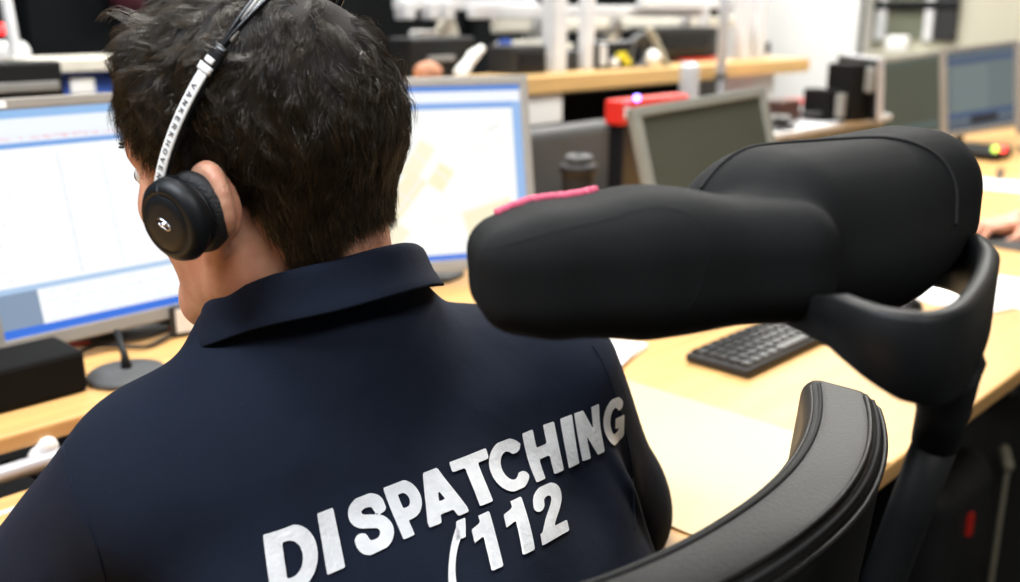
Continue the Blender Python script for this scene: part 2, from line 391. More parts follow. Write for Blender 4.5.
for s in (-1, 1):
    a = ANK[s]; fromfield('shoe', [cap(a+np.array((0, -.03, -.075)), a+np.array((s*.01, .17, -.080)), .040, .034), cap(a+np.array((0, 0, -.01)), a+np.array((0, 0, -.06)), .046, .044)], .006, 'black', person, k=.03, cuts=[half((0, 0, -1), -.001)])

# collar: a folded band around the neck, leaves open at the throat
CC = np.array((.447, .650, 1.056))
def collar_pt(a, kind, t):
    # a = angle from straight ahead, positive to the person's right
    ca, sa = math.cos(a), math.sin(a)
    rx, ry = .078, .074
    back = .5-.5*ca
    ztop = CC[2] - .034*ca - .006*math.sin(a)*0
    r0 = {'in0': (0, -.045), 'in1': (.001, -.01), 'top0': (.003, 0), 'top1': (.008, .0012), 'out1': (.012, -.003), 'out2': (.017, -.020), 'out3': (.019+.011*back, -.040+.009*back), 'und3': (.016+.011*back, -.041+.009*back), 'und2': (.012, -.024), 'und1': (.008, -.012), 'in2': (.004, -.045)}[kind]
    fl = 1.0 + .9*max(0, (ca-.55)/.45)
    dr = r0[0]*(fl if r0[0] > .01 else 1); dz = r0[1]*(fl if kind in ('out3', 'und3', 'out2', 'und2') else 1)
    wob = .0022*math.sin(3*a+.7)+.0012*math.sin(7*a)
    return Vector((CC[0]+(rx+dr+wob)*sa, CC[1]+(ry+dr+wob)*ca, ztop+dz+.0015*math.sin(5*a)))
def build_collar(bm):
    ks = ['in0', 'in1', 'top0', 'top1', 'out1', 'out2', 'out3', 'und3', 'und2', 'und1', 'in2']
    prev = None; N = 96
    for i in range(N+1):
        a = math.radians(9+(342)*i/N)
        ring = [bm.verts.new(collar_pt(a, k, 0)) for k in ks]
        if prev:
            for j in range(len(ks)): bm.faces.new((prev[j], prev[(j+1) % len(ks)], ring[(j+1) % len(ks)], ring[j]))
        else: bm.faces.new(ring[::-1])
        prev = ring
    bm.faces.new(prev)
co = simple('collar', 'navy', build_collar, person, True)
md = co.modifiers.new('s', 'SUBSURF'); md.levels = md.render_levels = 1
def proj(u, z, off, v0=.2):
    h = SB.ray_cast(Vector((u, v0, z)), Vector((0, 1, 0)))
    return h[0]+Vector((0, -off*1.2, off*.5)) if h[0] is not None else None
# stitched seams: collar edge and left armhole
def near(p, off):
    h = SB.find_nearest(Vector([float(q) for q in p])); n = h[1]
    return h[0]+n*off
def seam_on(pts, off=.0004, r=.0016):
    P = [SB.ray_cast(Vector(EYE), Vector(at(x, y, 1)-EYE))[0] for x, y in smoothpath(pts, 8)]; P = [p for p in P if p is not None]
    def f(bm): tube(bm, P, [r*(.75+.25*math.sin(i*.9)) for i in range(len(P))], 6)
    return f
for s, pts in ((-1, [(62, 432), (66, 462), (78, 500), (96, 545), (110, 600)]), (1, [(592, 345), (606, 370), (622, 420), (632, 470), (634, 530)])):
    simple('sleeve_seam', 'navy', seam_on(pts, r=.0011), shirt, True)

# ------------------------------------------------------------------ bold block lettering drawn as strokes
def arc(cx, cy, rx, ry, a0, a1, n=18):
    return [(cx+rx*math.cos(math.radians(a0+(a1-a0)*i/n)), cy+ry*math.sin(math.radians(a0+(a1-a0)*i/n))) for i in range(n+1)]
W_ = .235; h_ = W_/2
GLY = {
 'D': (.74, [[(h_, -.1), (h_, 1.1)], [(h_, 1-.09), (.30, 1-.09)]+arc(.30, .5, .32, .41, 90, -90)+[(h_, .09)]]),
 'I': (.235, [[(h_, -.1), (h_, 1.1)]]),
 'S': (.68, [smoothpath([(.585, .68), (.53, .84), (.34, .905), (.17, .84), (.13, .71), (.20, .60), (.36, .53), (.51, .45), (.56, .30), (.49, .15), (.33, .095), (.16, .15), (.10, .33)], 4)]),
 'P': (.66, [[(h_, -.1), (h_, 1.1)], [(h_, .91), (.32, .91)]+arc(.32, .655, .22, .255, 90, -90)+[(h_, .40)]]),
 'A': (.76, [[(.08, -.06), (.36, 1.0), (.40, 1.0), (.68, -.06)], [(.2, .27), (.56, .27)]]),
 'T': (.66, [[(-.1, .91), (.76, .91)], [(.33, 1), (.33, -.1)]]),
 'C': (.74, [arc(.40, .5, .285, .405, 38, 322, 26)]),
 'H': (.70, [[(h_, -.1), (h_, 1.1)], [(.70-h_, -.1), (.70-h_, 1.1)], [(h_, .51), (.70-h_, .51)]]),
 'N': (.70, [[(h_, -.1), (h_, 1.1)], [(.70-h_, -.1), (.70-h_, 1.1)], [(.06, 1.08), (.64, -.08)]]),
 'G': (.77, [arc(.40, .5, .285, .405, 40, 290, 24)+[(.66, .16), (.66, .42)], [(.42, .43), (.775, .43)]]),
 '1': (.42, [[(.42-h_, -.1), (.42-h_, 1.1)], [(.40, .93), (.22, .76), (-.04, .68)]]),
 '2': (.66, [smoothpath([(.11, .66), (.16, .83), (.33, .905), (.49, .84), (.52, .68), (.44, .53), (.26, .33), (.12, .10)], 4), [(-.02, .09), (.64, .09)]]),
 'V': (.72, [[(.06, 1.1), (.34, .02), (.38, .02), (.66, 1.1)]]), 'K': (.70, [[(h_, -.1), (h_, 1.1)], [(.64, 1.1), (.14, .40)], [(.25, .55), (.66, -.1)]]),
 'E': (.62, [[(h_, -.1), (h_, 1.1)], [(h_, .91), (.62, .91)], [(h_, .52), (.56, .52)], [(h_, .09), (.62, .09)]]),
 'R': (.70, [[(h_, -.1), (h_, 1.1)], [(h_, .91), (.34, .91)]+arc(.34, .68, .22, .23, 90, -90)+[(h_, .45)], [(.34, .45), (.64, -.1)]]),
 'O': (.78, [arc(.39, .5, .275, .405, 0, 360, 30)]), ' ': (.3, []),
}
def stroke_sdf(X, Y, strokes, hw_):
    D = np.full(X.shape, 9.)
    for st in strokes:
        for i in range(len(st)-1):
            a, b = np.array(st[i], float), np.array(st[i+1], float); ab = b-a; L = math.hypot(*ab)
            if L < 1e-6: continue
            t = ab/L
            q = (X-a[0])*t[0]+(Y-a[1])*t[1]; w = abs(-(X-a[0])*t[1]+(Y-a[1])*t[0])
            D = np.minimum(D, np.maximum(w-hw_, np.maximum(-q, q-L)))
            if i: D = np.minimum(D, np.hypot(X-a[0], Y-a[1])-hw_)
    return D
def contour(X, Y, D, mapf):
    """marching-squares fill of D<0; returns verts and triangles mapped by mapf(x,y)"""
    nx, ny = D.shape; V = []; T = []; cache = {}
    def gv(k, x, y):
        if k not in cache: cache[k] = len(V); V.append((x, y))
        return cache[k]
    for i in range(nx-1):
        for j in range(ny-1):
            c = [(i, j), (i+1, j), (i+1, j+1), (i, j+1)]; d = [D[q] for q in c]
            if min(d) >= 0: continue
            poly = []
            for k in range(4):
                a, b = c[k], c[(k+1) % 4]; da, db = d[k], d[(k+1) % 4]
                if da < 0: poly.append(gv((a,), X[a], Y[a]))
                if (da < 0) != (db < 0):
                    t = da/(da-db); poly.append(gv(tuple(sorted((a, b))), X[a]+(X[b]-X[a])*t, Y[a]+(Y[b]-Y[a])*t))
            for k in range(1, len(poly)-1): T.append((poly[0], poly[k], poly[k+1]))
    P = [mapf(x, y) for x, y in V]
    T = [t for t in T if all(P[k] is not None for k in t)]
    return [p if p is not None else Vector((0, 0, 0)) for p in P], T
def glyph_mesh(strokes, w, mapf, hw_=h_, res=.035, x0=0., clip=(0, 1)):
    xs = np.arange(-.06, w+.08, res); ys = np.arange(clip[0]-res*1.5, clip[1]+res*2, res)
    X, Y = np.meshgrid(xs, ys, indexing='ij'); D = stroke_sdf(X, Y, strokes, hw_)
    D = np.maximum(D, np.maximum(clip[0]-Y, Y-clip[1]))
    D = np.maximum(D, np.maximum(-Y*0-X-.0, X-w))
    return contour(X+x0, Y, D, mapf)
def word(name, text, mapf, m, parent, gap=.10, hw_=h_, res=.035, squeeze=1.):
    bm = bmesh.new(); x = 0
    for gi, ch in enumerate(text):
        w, st = GLY[ch]
        if hasattr(mapf, 'i'): mapf.i = gi
        if st:
            P, T = glyph_mesh(st, w, mapf, hw_, res, x)
            vs = [bm.verts.new(p) for p in P]
            for t in T:
                try: bm.faces.new([vs[k] for k in t])
                except ValueError: pass
        x += w+gap
    bmesh.ops.delete(bm, geom=[v for v in bm.verts if not v.link_faces], context='VERTS')
    me = bpy.data.meshes.new(name); bm.to_mesh(me); bm.free(); me.polygons.foreach_set('use_smooth', [True]*len(me.polygons))
    return link(name, me, m, parent)
def wlen(text, gap=.10): return sum(GLY[c][0]+gap for c in text)-gap
LH = .0410                                   # letter height
tw = wlen('DISPATCHING')
def hit(x, y): return np.array(SB.ray_cast(Vector(EYE), Vector(at(x, y, 1)-EYE))[0])
_col = {}
def column(u, zt):                     # cloth profile below a point, with distance measured along the cloth
    key = (round(u, 4), round(zt, 4))
    if key not in _col:
        P = []
        for k in range(60):
            q = SB.ray_cast(Vector((u, .2, zt+.012-k*.002)), Vector((0, 1, 0)))[0]
            if q is None: break
            P.append(np.array(q))
        P = np.array(P)
        for _ in range(3): P[1:-1] = (P[:-2]+2*P[1:-1]+P[2:])/4
        s_ = np.concatenate([[0], np.cumsum(np.linalg.norm(np.diff(P, axis=0), axis=1))]); s_ -= np.interp(zt, P[::-1, 2], s_[::-1])
        _col[key] = (s_, P)
    return _col[key]
def map_spans(text, gap, spans, x0, y0, slope, hgt, skew=0):
    xs, ps, x = [], [], 0
    for ch, (a, b) in zip(text, spans):
        w = GLY[ch][0]; xs += [x, x+w]; ps += [a, b]; x += w+gap
    H = [hit(p, y0+(p-x0)*slope) for p in ps]
    def f(x, y):
        k = f.i; x = x-skew*(1-y); t = (x-xs[2*k])/(xs[2*k+1]-xs[2*k]); a, b = H[2*k], H[2*k+1]
        u = float(a[0]+(b[0]-a[0])*t); zt = float(a[2]+(b[2]-a[2])*t)
        s_, P = column(u, zt); s = (1-y)*hgt
        return Vector([float(np.interp(s, s_, P[:, i])) for i in range(3)])+Vector((0, -.0012, .0006))
    f.i = 0
    return f
word('lettering', 'DISPATCHING', map_spans('DISPATCHING', .10, [(262, 310), (316, 332), (343, 379), (382, 412), (409, 447), (448, 485), (482, 519), (521, 553), (559, 571), (573, 598), (602, 623)], 262, 535, -.390, LH, skew=.18), 'vinyl', shirt)
word('lettering', '112', map_spans('112', .12, [(468, 488), (500, 520), (528, 559)], 483, 513, -.45, LH, skew=.30), 'vinyl', shirt, gap=.12)
word_map = map_spans('S', 0, [(447, 465)], 447, 532, -.40, LH*1.25, skew=1.35)
if hasattr(word_map, 'i'): word_map.i = 0
bm = bmesh.new()                       # telephone receiver mark left of the number
for st, hw_ in (([arc(.62, .5, .46, .50, 120, 240, 16)], .12), ([[(.30, .97), (.66, .97)], [(.30, .03), (.66, .03)]], .13)):
    P, T = glyph_mesh(st, .8, word_map, hw_, .03, 0, (-.1, 1.1)); vs = [bm.verts.new(p) for p in P]
    for t in T: bm.faces.new([vs[k] for k in t])
me = bpy.data.meshes.new('receiver_mark'); bm.to_mesh(me); bm.free(); link('receiver_mark', me, 'vinyl', shirt)

# ------------------------------------------------------------------ hair
def sdf_head(P):                       # P (N,3) in head space
    def e(c, r):
        q = (P-np.array(c))/np.array(r); k0 = np.linalg.norm(q, axis=1); k1 = np.linalg.norm(q/np.array(r), axis=1)+1e-9; return k0*(k0-1)/k1
    def c_(a, b, ra, rb):
        a = np.array(a); ab = np.array(b)-a; t = np.clip(((P-a)@ab)/(ab@ab), 0, 1); return np.linalg.norm(P-a-t[:, None]*ab, axis=1)-(ra+(rb-ra)*t)
    def sm(a, b, k): h = np.maximum(k-np.abs(a-b), 0)/k; return np.minimum(a, b)-h*h*k/4
    d = e((0, -.014, .030), (.0745, .093, .086)); d = sm(d, e((0, .035, -.030), (.060, .056, .080)), .03); d = sm(d, e((0, .050, .035), (.058, .044, .050)), .02)
    n1 = hl(NECK1+np.array((0, -.02, 0))); d = sm(d, c_((0, -.05, -.04), n1, .036, .05), .03); n2 = hl(NECK1)
    return sm(d, c_((0, -.030, -.045), n2, .052/HS, .058/HS), .03)
def grad(P, h=1e-3):
    g = np.stack([sdf_head(P+np.eye(3)[i]*h)-sdf_head(P-np.eye(3)[i]*h) for i in range(3)], 1); return g/(np.linalg.norm(g, axis=1)[:, None]+1e-12)
def hairline(P):
    y = P[:, 1]
    z = np.interp(y, [-.12, -.085, -.062, -.046, -.036, -.022, .000, .008, .022, .032, .050, .066, .078, .095], [-.022, -.038, -.056, -.052, -.020, .024, .028, -.018, -.022, .014, .038, .058, .074, .080])
    return P[:, 2]-z
def thick(P):                          # depth of the hair above the scalp
    t = .009+.012*np.clip(P[:, 2]/.1, 0, 1)+.018*np.clip(P[:, 1]/.08, 0, 1)*np.clip(P[:, 2]/.05, 0, 1)
    t = t+.004*np.exp(-((P[:, 1]+.10)/.03)**2-((P[:, 2]-.0)/.045)**2)
    return t*np.clip(hairline(P)/.030, .25, 1)
# solid base under the strands
g = np.arange(-.14, .15, .0035); X, Y, Z = np.meshgrid(g, g, g, indexing='ij'); P = np.stack([X.ravel(), Y.ravel(), Z.ravel()], 1)
d = sdf_head(P)-thick(P)*.52; d = np.maximum(d, -hairline(P)+.003).reshape(X.shape).astype(np.float32)
fd = Field(g, g, g); fd.f = d; hm = fd.mesh('hair')
co_ = np.empty(len(hm.vertices)*3, np.float32); hm.vertices.foreach_get('co', co_); co_ = HO+(co_.reshape(-1, 3)*HS) @ HR.T
hm.vertices.foreach_set('co', co_.astype(np.float32).ravel()); hm.update()
hair = link('hair', hm, 'scalp', person)
def flow(P, jit):
    whorl = np.array((.012, -.070, .105)); n = grad(P)
    a = P-whorl; a = a/(np.linalg.norm(a, axis=1)[:, None]+.02)
    swirl = np.cross(n, a)
    down = np.array((0, -.12, -1.)); w = np.clip((.075-P[:, 2])/.09, 0, 1)[:, None]
    fwd = np.clip(P[:, 1]/.06, 0, 1)[:, None]*np.clip((P[:, 2]+.02)/.06, 0, 1)[:, None]
    v = a*(1-.55*w)+down*w*.8+np.array((0, .55, -.1))*fwd*.9+swirl*(.35*(1-w))
    v = v+np.stack([np.sin(P[:, 1]*90+P[:, 2]*60), np.sin(P[:, 2]*80+P[:, 0]*70), np.sin(P[:, 0]*80-P[:, 1]*50)], 1)*.15
    v = v+jit; v = v-n*(v*n).sum(1)[:, None]
    return v/(np.linalg.norm(v, axis=1)[:, None]+1e-9), n
def strands(NG, NC, NP, length, lift, seed, rad=.00016, region=None, clump=.72, spread=.0055):
    r = np.random.default_rng(seed); S = r.normal(size=(NG*4, 3)); S /= np.linalg.norm(S, axis=1)[:, None]; P = S*.13+np.array((0, -.01, .01))
    for _ in range(10): P = P-grad(P)*sdf_head(P)[:, None]
    ok = hairline(P) > .0015 if region is None else region(P)
    P = P[ok][:NG]; n = len(P)
    jit = r.normal(size=(n, 3))*.18; L = length*(.7+.6*r.random(n))*np.clip(.45+hairline(P)/.05, .45, 1.15)
    lf = (.35+.75*r.random(n)); path = [P]
    for k in range(1, NP):
        t = k/(NP-1); v, nn = flow(P, jit*(1+.5*t)); P = P+v*(L/(NP-1))[:, None]
        th = thick(P)*lift*lf*(min(1, t*1.9))+.0007
        for _ in range(2): P = P-grad(P)*(sdf_head(P)-th)[:, None]
        path.append(P)
    path = np.stack(path, 1)                                   # n,NP,3
    ch = np.repeat(path, NC, 0); m = len(ch)
    off = r.normal(size=(m, 3))*spread; nn = grad(ch[:, 0]); off -= nn*(off*nn).sum(1)[:, None]
    tt = np.linspace(0, 1, NP)[None, :, None]; ch = ch+off[:, None]*(1-clump*tt**.8)
    ch = ch+r.normal(size=(m, 1, 3))*.0016*tt+(np.sin(tt*(5+4*r.random((m, 1, 1)))+6*r.random((m, 1, 1)))*r.normal(size=(m, 1, 3))*.0009)
    ch[:, 0] -= nn*.002
    keep = r.random(m) > .0
    fl = sdf_head(ch.reshape(-1, 3)).reshape(m, NP); g_ = grad(ch.reshape(-1, 3)).reshape(m, NP, 3)
    ch = ch+g_*np.maximum(.0006-fl, 0)[:, :, None]*(np.arange(NP) > 0)[None, :, None]
    ch = HO+(ch*HS) @ HR.T
    tan = np.gradient(ch, axis=1); tan /= np.linalg.norm(tan, axis=2)[:, :, None]+1e-12
    ref = np.array((.3, .5, .8)); b1 = np.cross(tan, ref); b1 /= np.linalg.norm(b1, axis=2)[:, :, None]+1e-9; b2 = np.cross(tan, b1)
    rr = (rad*(1-.8*np.linspace(0, 1, NP)**2))[None, :, None]
    ring = np.stack([ch+(b1*math.cos(a)+b2*math.sin(a))*rr for a in (0, 2.094, 4.189)], 2)       # m,NP,3,3
    V = ring.reshape(-1, 3); base = (np.arange(m)*NP*3)[:, None, None]; kk = (np.arange(NP-1)*3)[None, :, None]; j = np.arange(3)[None, None, :]; j2 = (j+1) % 3
    Q = np.stack([base+kk+j, base+kk+j2, base+kk+3+j2, base+kk+3+j], -1).reshape(-1, 4)
    return V, Q
def add_strands(name, m, parent, sets):
    Vs, Qs, o = [], [], 0
    for V, Q in sets: Vs.append(V); Qs.append(Q+o); o += len(V)
    h = link(name, rawmesh(name, np.concatenate(Vs), np.concatenate(Qs)), m, parent); h['kind'] = 'stuff'; return h
add_strands('hair_strands', 'hair', hair, [strands(1500, 22, 8, .036, .72, 1, rad=.00022, clump=.80, spread=.0050), strands(260, 12, 8, .034, 1.0, 2, rad=.00022, spread=.004, clump=.85)])
nape = lambda P: (hairline(P) < .002) & (hairline(P) > -.022) & (P[:, 1] < -.03) & (P[:, 2] < 0)
add_strands('nape_hair', 'fuzz', hair, [strands(420, 3, 5, .012, .10, 3, rad=.00009, region=nape)])
def brow_f(s):
    def f(bm):
        r = random.Random(3)
        for i in range(150):
            x = .010+.042*r.random(); y0 = .093-.42*(x-.01)**1.35*2.2; z0 = .023+.006*math.sin((x-.01)/.042*2.4)+r.uniform(-.0028, .0028)
            a = hw((s*x, y0+.0005, z0)); b = hw((s*(x+.007), y0-.0035, z0+.0015)); c = (a+b)/2+(hw((s*x, y0+1, z0))-hw((s*x, y0, z0)))*.001
            tube(bm, [a, c, b], [.0003, .00028, .0001], 3)
    return f

link_brow = [simple('eyebrow', 'scalp', brow_f(s), person) for s in (-1, 1)]

# ------------------------------------------------------------------ headset
MH = Matrix(HR.tolist())
def band_pt(ph, lift=0.):
    a = math.radians(ph); rx, rz = .098+lift, .158+lift
    c = max(0, math.cos(a)); y = .022-.107*c**1.5
    return hw((rx*math.sin(a), y, -.014+rz*c*(1-.0*c)))
def strip(bm, ph0, ph1, wid, th, lift=0., n=40, woff=0., fn=None):
    prev = None; wd = None
    for i in range(n+1):
        ph = ph0+(ph1-ph0)*i/n; p = band_pt(ph, lift); t = band_pt(ph+1, lift)-band_pt(ph-1, lift); t /= np.linalg.norm(t)
        o = p-hw((0, -.02, .02)); o -= t*(o@t); o /= np.linalg.norm(o); w = np.cross(t, o)
        wo = woff if fn is None else woff*fn(i/n)
        c = p+w*wo; hw2, th2 = wid/2, th/2
        ring = [bm.verts.new(Vector(c+w*a*hw2+o*b*th2)) for a, b in ((-1, -.6), (-.7, -1), (.7, -1), (1, -.6), (1, .6), (.7, 1), (-.7, 1), (-1, .6))]
        if prev:
            for k in range(8): bm.faces.new((prev[k], prev[(k+1) % 8], ring[(k+1) % 8], ring[k]))
        else: bm.faces.new(ring[::-1])
        prev = ring
    bm.faces.new(prev)
headset = thing('headset', 'black headset with white name tape on its band, worn by the dispatcher', 'headset')
simple('slider_arm', 'cupmat', lambda bm: strip(bm, -92, -49, .0105, .0035), headset, True)
simple('slider_arm', 'cupmat', lambda bm: strip(bm, 49, 92, .0105, .0035), headset, True)
def bump_(t): return min(1, 4*t, 4*(1-t))
hb = simple('headband', 'gloss_black', lambda bm: [strip(bm, -51, 51, .0030, .0035, .001, 60, .0062, bump_), strip(bm, -51, 51, .0030, .0035, .001, 60, -.0062, bump_), strip(bm, -54, -48, .012, .005, .001, 6), strip(bm, 48, 54, .012, .005, .001, 6), strip(bm, -32, 32, .013, .0022, .0012, 30)], headset, True)
simple('inner_strip', 'label', lambda bm: [strip(bm, -46, -33, .0024, .002, .001, 12, .0022), strip(bm, -46, -33, .0024, .002, .001, 12, -.0022)], hb, True)
simple('hinge_clip', 'label', lambda bm: [strip(bm, -55, -53.3, .012, .003, .003, 3), strip(bm, -52.8, -51.5, .008, .003, .003, 3)], hb, True)
nt_ = simple('name_tape', 'label', lambda bm: strip(bm, -86, -55, .0088, .0016, .0026, 30), headset, True)
def map_band(ph0, ph1, tlen, hgt, lift):
    def f(x, y):
        ph = ph0+(ph1-ph0)*x/tlen; p = band_pt(ph, lift); t = band_pt(ph+1, lift)-band_pt(ph-1, lift); t /= np.linalg.norm(t)
        o = p-hw((0, -.02, .02)); o -= t*(o@t); o /= np.linalg.norm(o); w = np.cross(t, o)
        return Vector(p+w*(y-.5)*hgt)
    return f
word('tape_text', 'VANKERKHOVEN E', map_band(-58, -83, wlen('VANKERKHOVEN E', .35), .0042, .0040), 'ink', nt_, gap=.35, hw_=.08, res=.09)
nt2 = simple('name_tape', 'label', lambda bm: strip(bm, -33, -18, .0125, .0016, .0034, 12), headset, True)
word('tape_text', 'NTRK', map_band(-20, -31, wlen('NTRK', .3), .0062, .0046), 'ink', nt2, gap=.3, hw_=.09, res=.09)
for s in (-1, 1):
    yaw = math.radians(90*s)
    ax = np.array((s*1., .22, -.02)); ax /= np.linalg.norm(ax); axw = HR @ ax
    Rm = Vector((0, 0, 1)).rotation_difference(Vector(axw)).to_matrix()
    c = hw((s*.0865, -.003, -.012))
    simple('ear_cushion', 'foam', lambda bm: lathe(bm, [(0, -.003), (.012, -.003), (.022, -.004), (.0275, -.001), (.0290, .004), (.0280, .0085), (.0240, .011), (0, .0112)], c, 48, Rm), headset, True)
    simple('cushion_ring', 'cupmat', lambda bm: lathe(bm, [(0, .0108), (.0235, .0108), (.0255, .0125), (.0235, .0145), (0, .0145)], c, 48, Rm), headset, True)
    cup = simple('ear_cup', 'cupmat', lambda bm: lathe(bm, [(0, .0140), (.0235, .0140), (.0272, .0165), (.0292, .0215), (.0280, .0262), (.0240, .0300), (.0205, .0316), (.0198, .0306), (.0190, .0318), (.012, .0325), (0, .0328)], c, 64, Rm), headset, True)
    simple('band_socket', 'cupmat', lambda bm: tube(bm, [Vector(c+axw*.020+UPV*0+ (HR @ np.array((0, -.002, .018)))), Vector(band_pt(s*87)+axw*.002), Vector(band_pt(s*82))], [.013, .0095, .0065], 16), headset, True)
    c2 = c+axw*.0328; e1 = HR @ np.array((0, 1., 0)); e1 -= axw*(e1@axw); e1 /= np.linalg.norm(e1); e2 = np.cross(axw, e1)
    simple('emblem', 'chrome', lambda bm: [tube(bm, [Vector(c2+e1*(.0062*math.cos(q)*.9)+e2*(.0030*math.sin(q))+ (e1*.0-e2*.0025*math.cos(q))) for q in np.linspace(.5, 5.6, 18)], .0007, 6),
                                       tube(bm, [Vector(c2+e1*x-e2*(.0025*x/.006)) for x in (-.004, 0, .004)], [.0004, .0017, .0004], 6)], cup, True)
if False: simple('microphone_boom', 'cupmat', lambda bm: tube(bm, smoothpath([hw((-.110, .012, -.020)), hw((-.108, .05, -.050)), hw((-.085, .085, -.070)), hw((-.055, .105, -.075))], 8), .0022, 8), headset, True)

# ------------------------------------------------------------------ office chair
chair = thing('office_chair', 'black high-backed office chair with leather backrest and padded headrest, behind the dispatcher', 'chair')
def arc3(t, off=0.):        # plan of the backrest, t in -1..1 across
    u = .495+(.232+off*0)*t; return u, .304+.062*abs(t)**2.3
def backrest_field():
    res = .0042
    fd = Field(np.arange(.23, .79, res), np.arange(.16, .42, res), np.arange(.46, 1.06, res))
    X, Y, Z = fd.x[:, None, None], fd.y[None, :, None], fd.z[None, None, :]
    t = (X-.504)/.232; hgt = (.965-Z)
    vf = .302+.064*np.abs(np.clip(t, -1.2, 1.2))**2.2 + .10*np.clip(hgt, 0, 1)      # front face leans forward going down
    mid = vf-.033; wide = np.where(X > .504, .262, .228)-.03*np.clip((hgt-.18)/.3, 0, 1)
    q = np.stack(np.broadcast_arrays(np.abs(X-.504)-wide+.018, np.abs(Y-mid)-.034+.018, np.abs(Z-.724)-.232+.018-.004*np.clip(t-.15,0,1)**1.5))
    fd.f = (np.sqrt((np.maximum(q, 0)**2).sum(0))+np.minimum(q.max(0), 0)-.018).astype(np.float32)
    return fd
br = link('backrest', backrest_field().mesh('backrest'), 'leather', chair)
BB = bvh_of(br)
def nearB(B, p, off):
    h = B.find_nearest(Vector([float(q) for q in p])); return h[0]+h[1]*off
def edge_line(vo, zo, off, r, m, nm):
    P = []
    e = min(.001-vo, vo+.067); dz = .018-math.sqrt(max(0, .018**2-max(0, .018-e)**2))
    for t in np.linspace(-.90, 1.03, 80):
        u = .504+.232*t; v = .302+.064*abs(t)**2.2; P.append(Vector((u, v+vo, .956+.004*max(0, t-.15)**1.5-dz+off)))
    for z in np.linspace(.955, .60, 16):
        P.append(nearB(BB, (.504+.28, .302+.064+vo+.10*(.965-z), z), off))
    simple(nm, m, lambda bm: tube(bm, P, r, 8), br, True)
for vo in (-.0045, -.0115, -.0525, -.0590, -.0645): edge_line(vo, 0, .0003, .0017 if vo not in (-.0525, -.0645) else .0022, 'leather' if vo in (-.0525, -.0645, -.0045) else 'seam', 'piping' if vo in (-.0525, -.0645, -.0045) else 'stitching')
boxo('back_shell', 'black', (.495, .225+.04, .70), (.30, .02, .30), chair, .008, Matrix.Rotation(math.radians(-6), 3, 'X') if False else None)
fromfield('seat', [rbox((.47, .50, .445), (.25, .25, .045), .04), rbox((.47, .72, .44), (.24, .06, .04), .038)], .008, 'leather', chair, k=.05)
simple('gas_column', 'black', lambda bm: lathe(bm, [(.03, .08), (.03, .25), (.022, .25), (.022, .40), (.08, .405)], (.47, .46, 0), 24), chair)
simple('back_support', 'black', lambda bm: tube(bm, smoothpath([(.48, .46, .39), (.49, .22, .40), (.495, .20, .55), (.495, .225, .72)], 6), .022, 12), chair, True)
for k in range(5):
    a = math.radians(72*k+20); d = Vector((math.cos(a), math.sin(a), 0)); c0 = Vector((.47, .46, 0))
    lg = simple('base_leg', 'black', lambda bm: tube(bm, [c0+d*.02+Vector((0, 0, .11)), c0+d*.30+Vector((0, 0, .075))], [.026, .016], 10), chair, True)
    simple('caster', 'black', lambda bm: lathe(bm, [(.0, -.022), (.026, -.022), (.028, -.012), (.028, .012), (.026, .022), (0, .022)], c0+d*.30+Vector((0, 0, .0285)), 20, Matrix.Rotation(math.pi/2, 3, 'X')), lg, True)
for s in (-1, 1):
    simple('armrest', 'black', lambda bm: [tube(bm, smoothpath([(.47+s*.20, .42, .42), (.47+s*.31, .42, .44), (.47+s*.32, .42, .64)], 5), .016, 10), box(bm, (.47+s*.32, .47, .65), (.07, .24, .03))], chair)
# headrest: two fat lobes joined in a shallow V
RL = rotm(-27, 0, 3); RR = rotm(-9, 0, -2)
hp = [rbox((.497, .308, 1.1185), (.066, .037, .0362), .027, rotm(-40, 0, 0)), rbox((.447, .350, 1.1185), (.055, .037, .0315), .022, rotm(-36, 0, -3)), rbox((.425, .369, 1.1165), (.052, .035, .0285), .018, rotm(-34, 0, -3)),
      rbox((.634, .2990, 1.1275), (.112, .052, .051), .042, RR), ell((.63, .292, 1.106), (.085, .055, .046)), ell((.57, .335, 1.118), (.055, .045, .040))]
hf = Field(*[np.arange(a, b, .0033) for a, b in ((.33, .80), (.20, .47), (1.03, 1.21))])
for p in hp[:3]: hf.add(p, .03)
far = Field(hf.x, hf.y, hf.z)
for p in hp[3:]: far.add(p, .03)
kk = .009; h__ = np.maximum(kk-np.abs(hf.f-far.f), 0)/kk; hf.f = np.minimum(hf.f, far.f)-h__*h__*kk/4
hr = link('headrest', hf.mesh('headrest'), 'headfab', chair)
HB = bvh_of(hr)
def ln(B, pts, off, r, m, nm, par, n=10):
    P = [nearB(B, p, off) for p in smoothpath(pts, n)]; simple(nm, m, lambda bm: tube(bm, P, r, 6), par, True)
ln(HB, [at(692, 182, .62), at(735, 160, .63), at(800, 148, .65), at(870, 148, .66), at(925, 158, .66), at(955, 185, .655), at(962, 225, .65)], .0004, .0014, 'seam', 'seam_piping', hr)
ln(HB, [at(478, 240, .53), at(530, 232, .53), at(600, 220, .54), at(660, 216, .55), at(700, 235, .55), at(705, 290, .54), at(690, 325, .54)], -.0006, .0010, 'headfab', 'panel_seam', hr)
ph_ = [HB.ray_cast(Vector(EYE), Vector(at(x, y+dy, 1)-EYE))[0] for x, y in smoothpath([(496, 216), (530, 206), (565, 198), (597, 193)], 8) for dy in [next((q for q in range(-14, 40) if HB.ray_cast(Vector(EYE), Vector(at(x, y+q, 1)-EYE))[0] is not None), 0)]]
simple('ribbon_tag', 'pink', lambda bm: tube(bm, ph_, .0032, 8), hr, True)
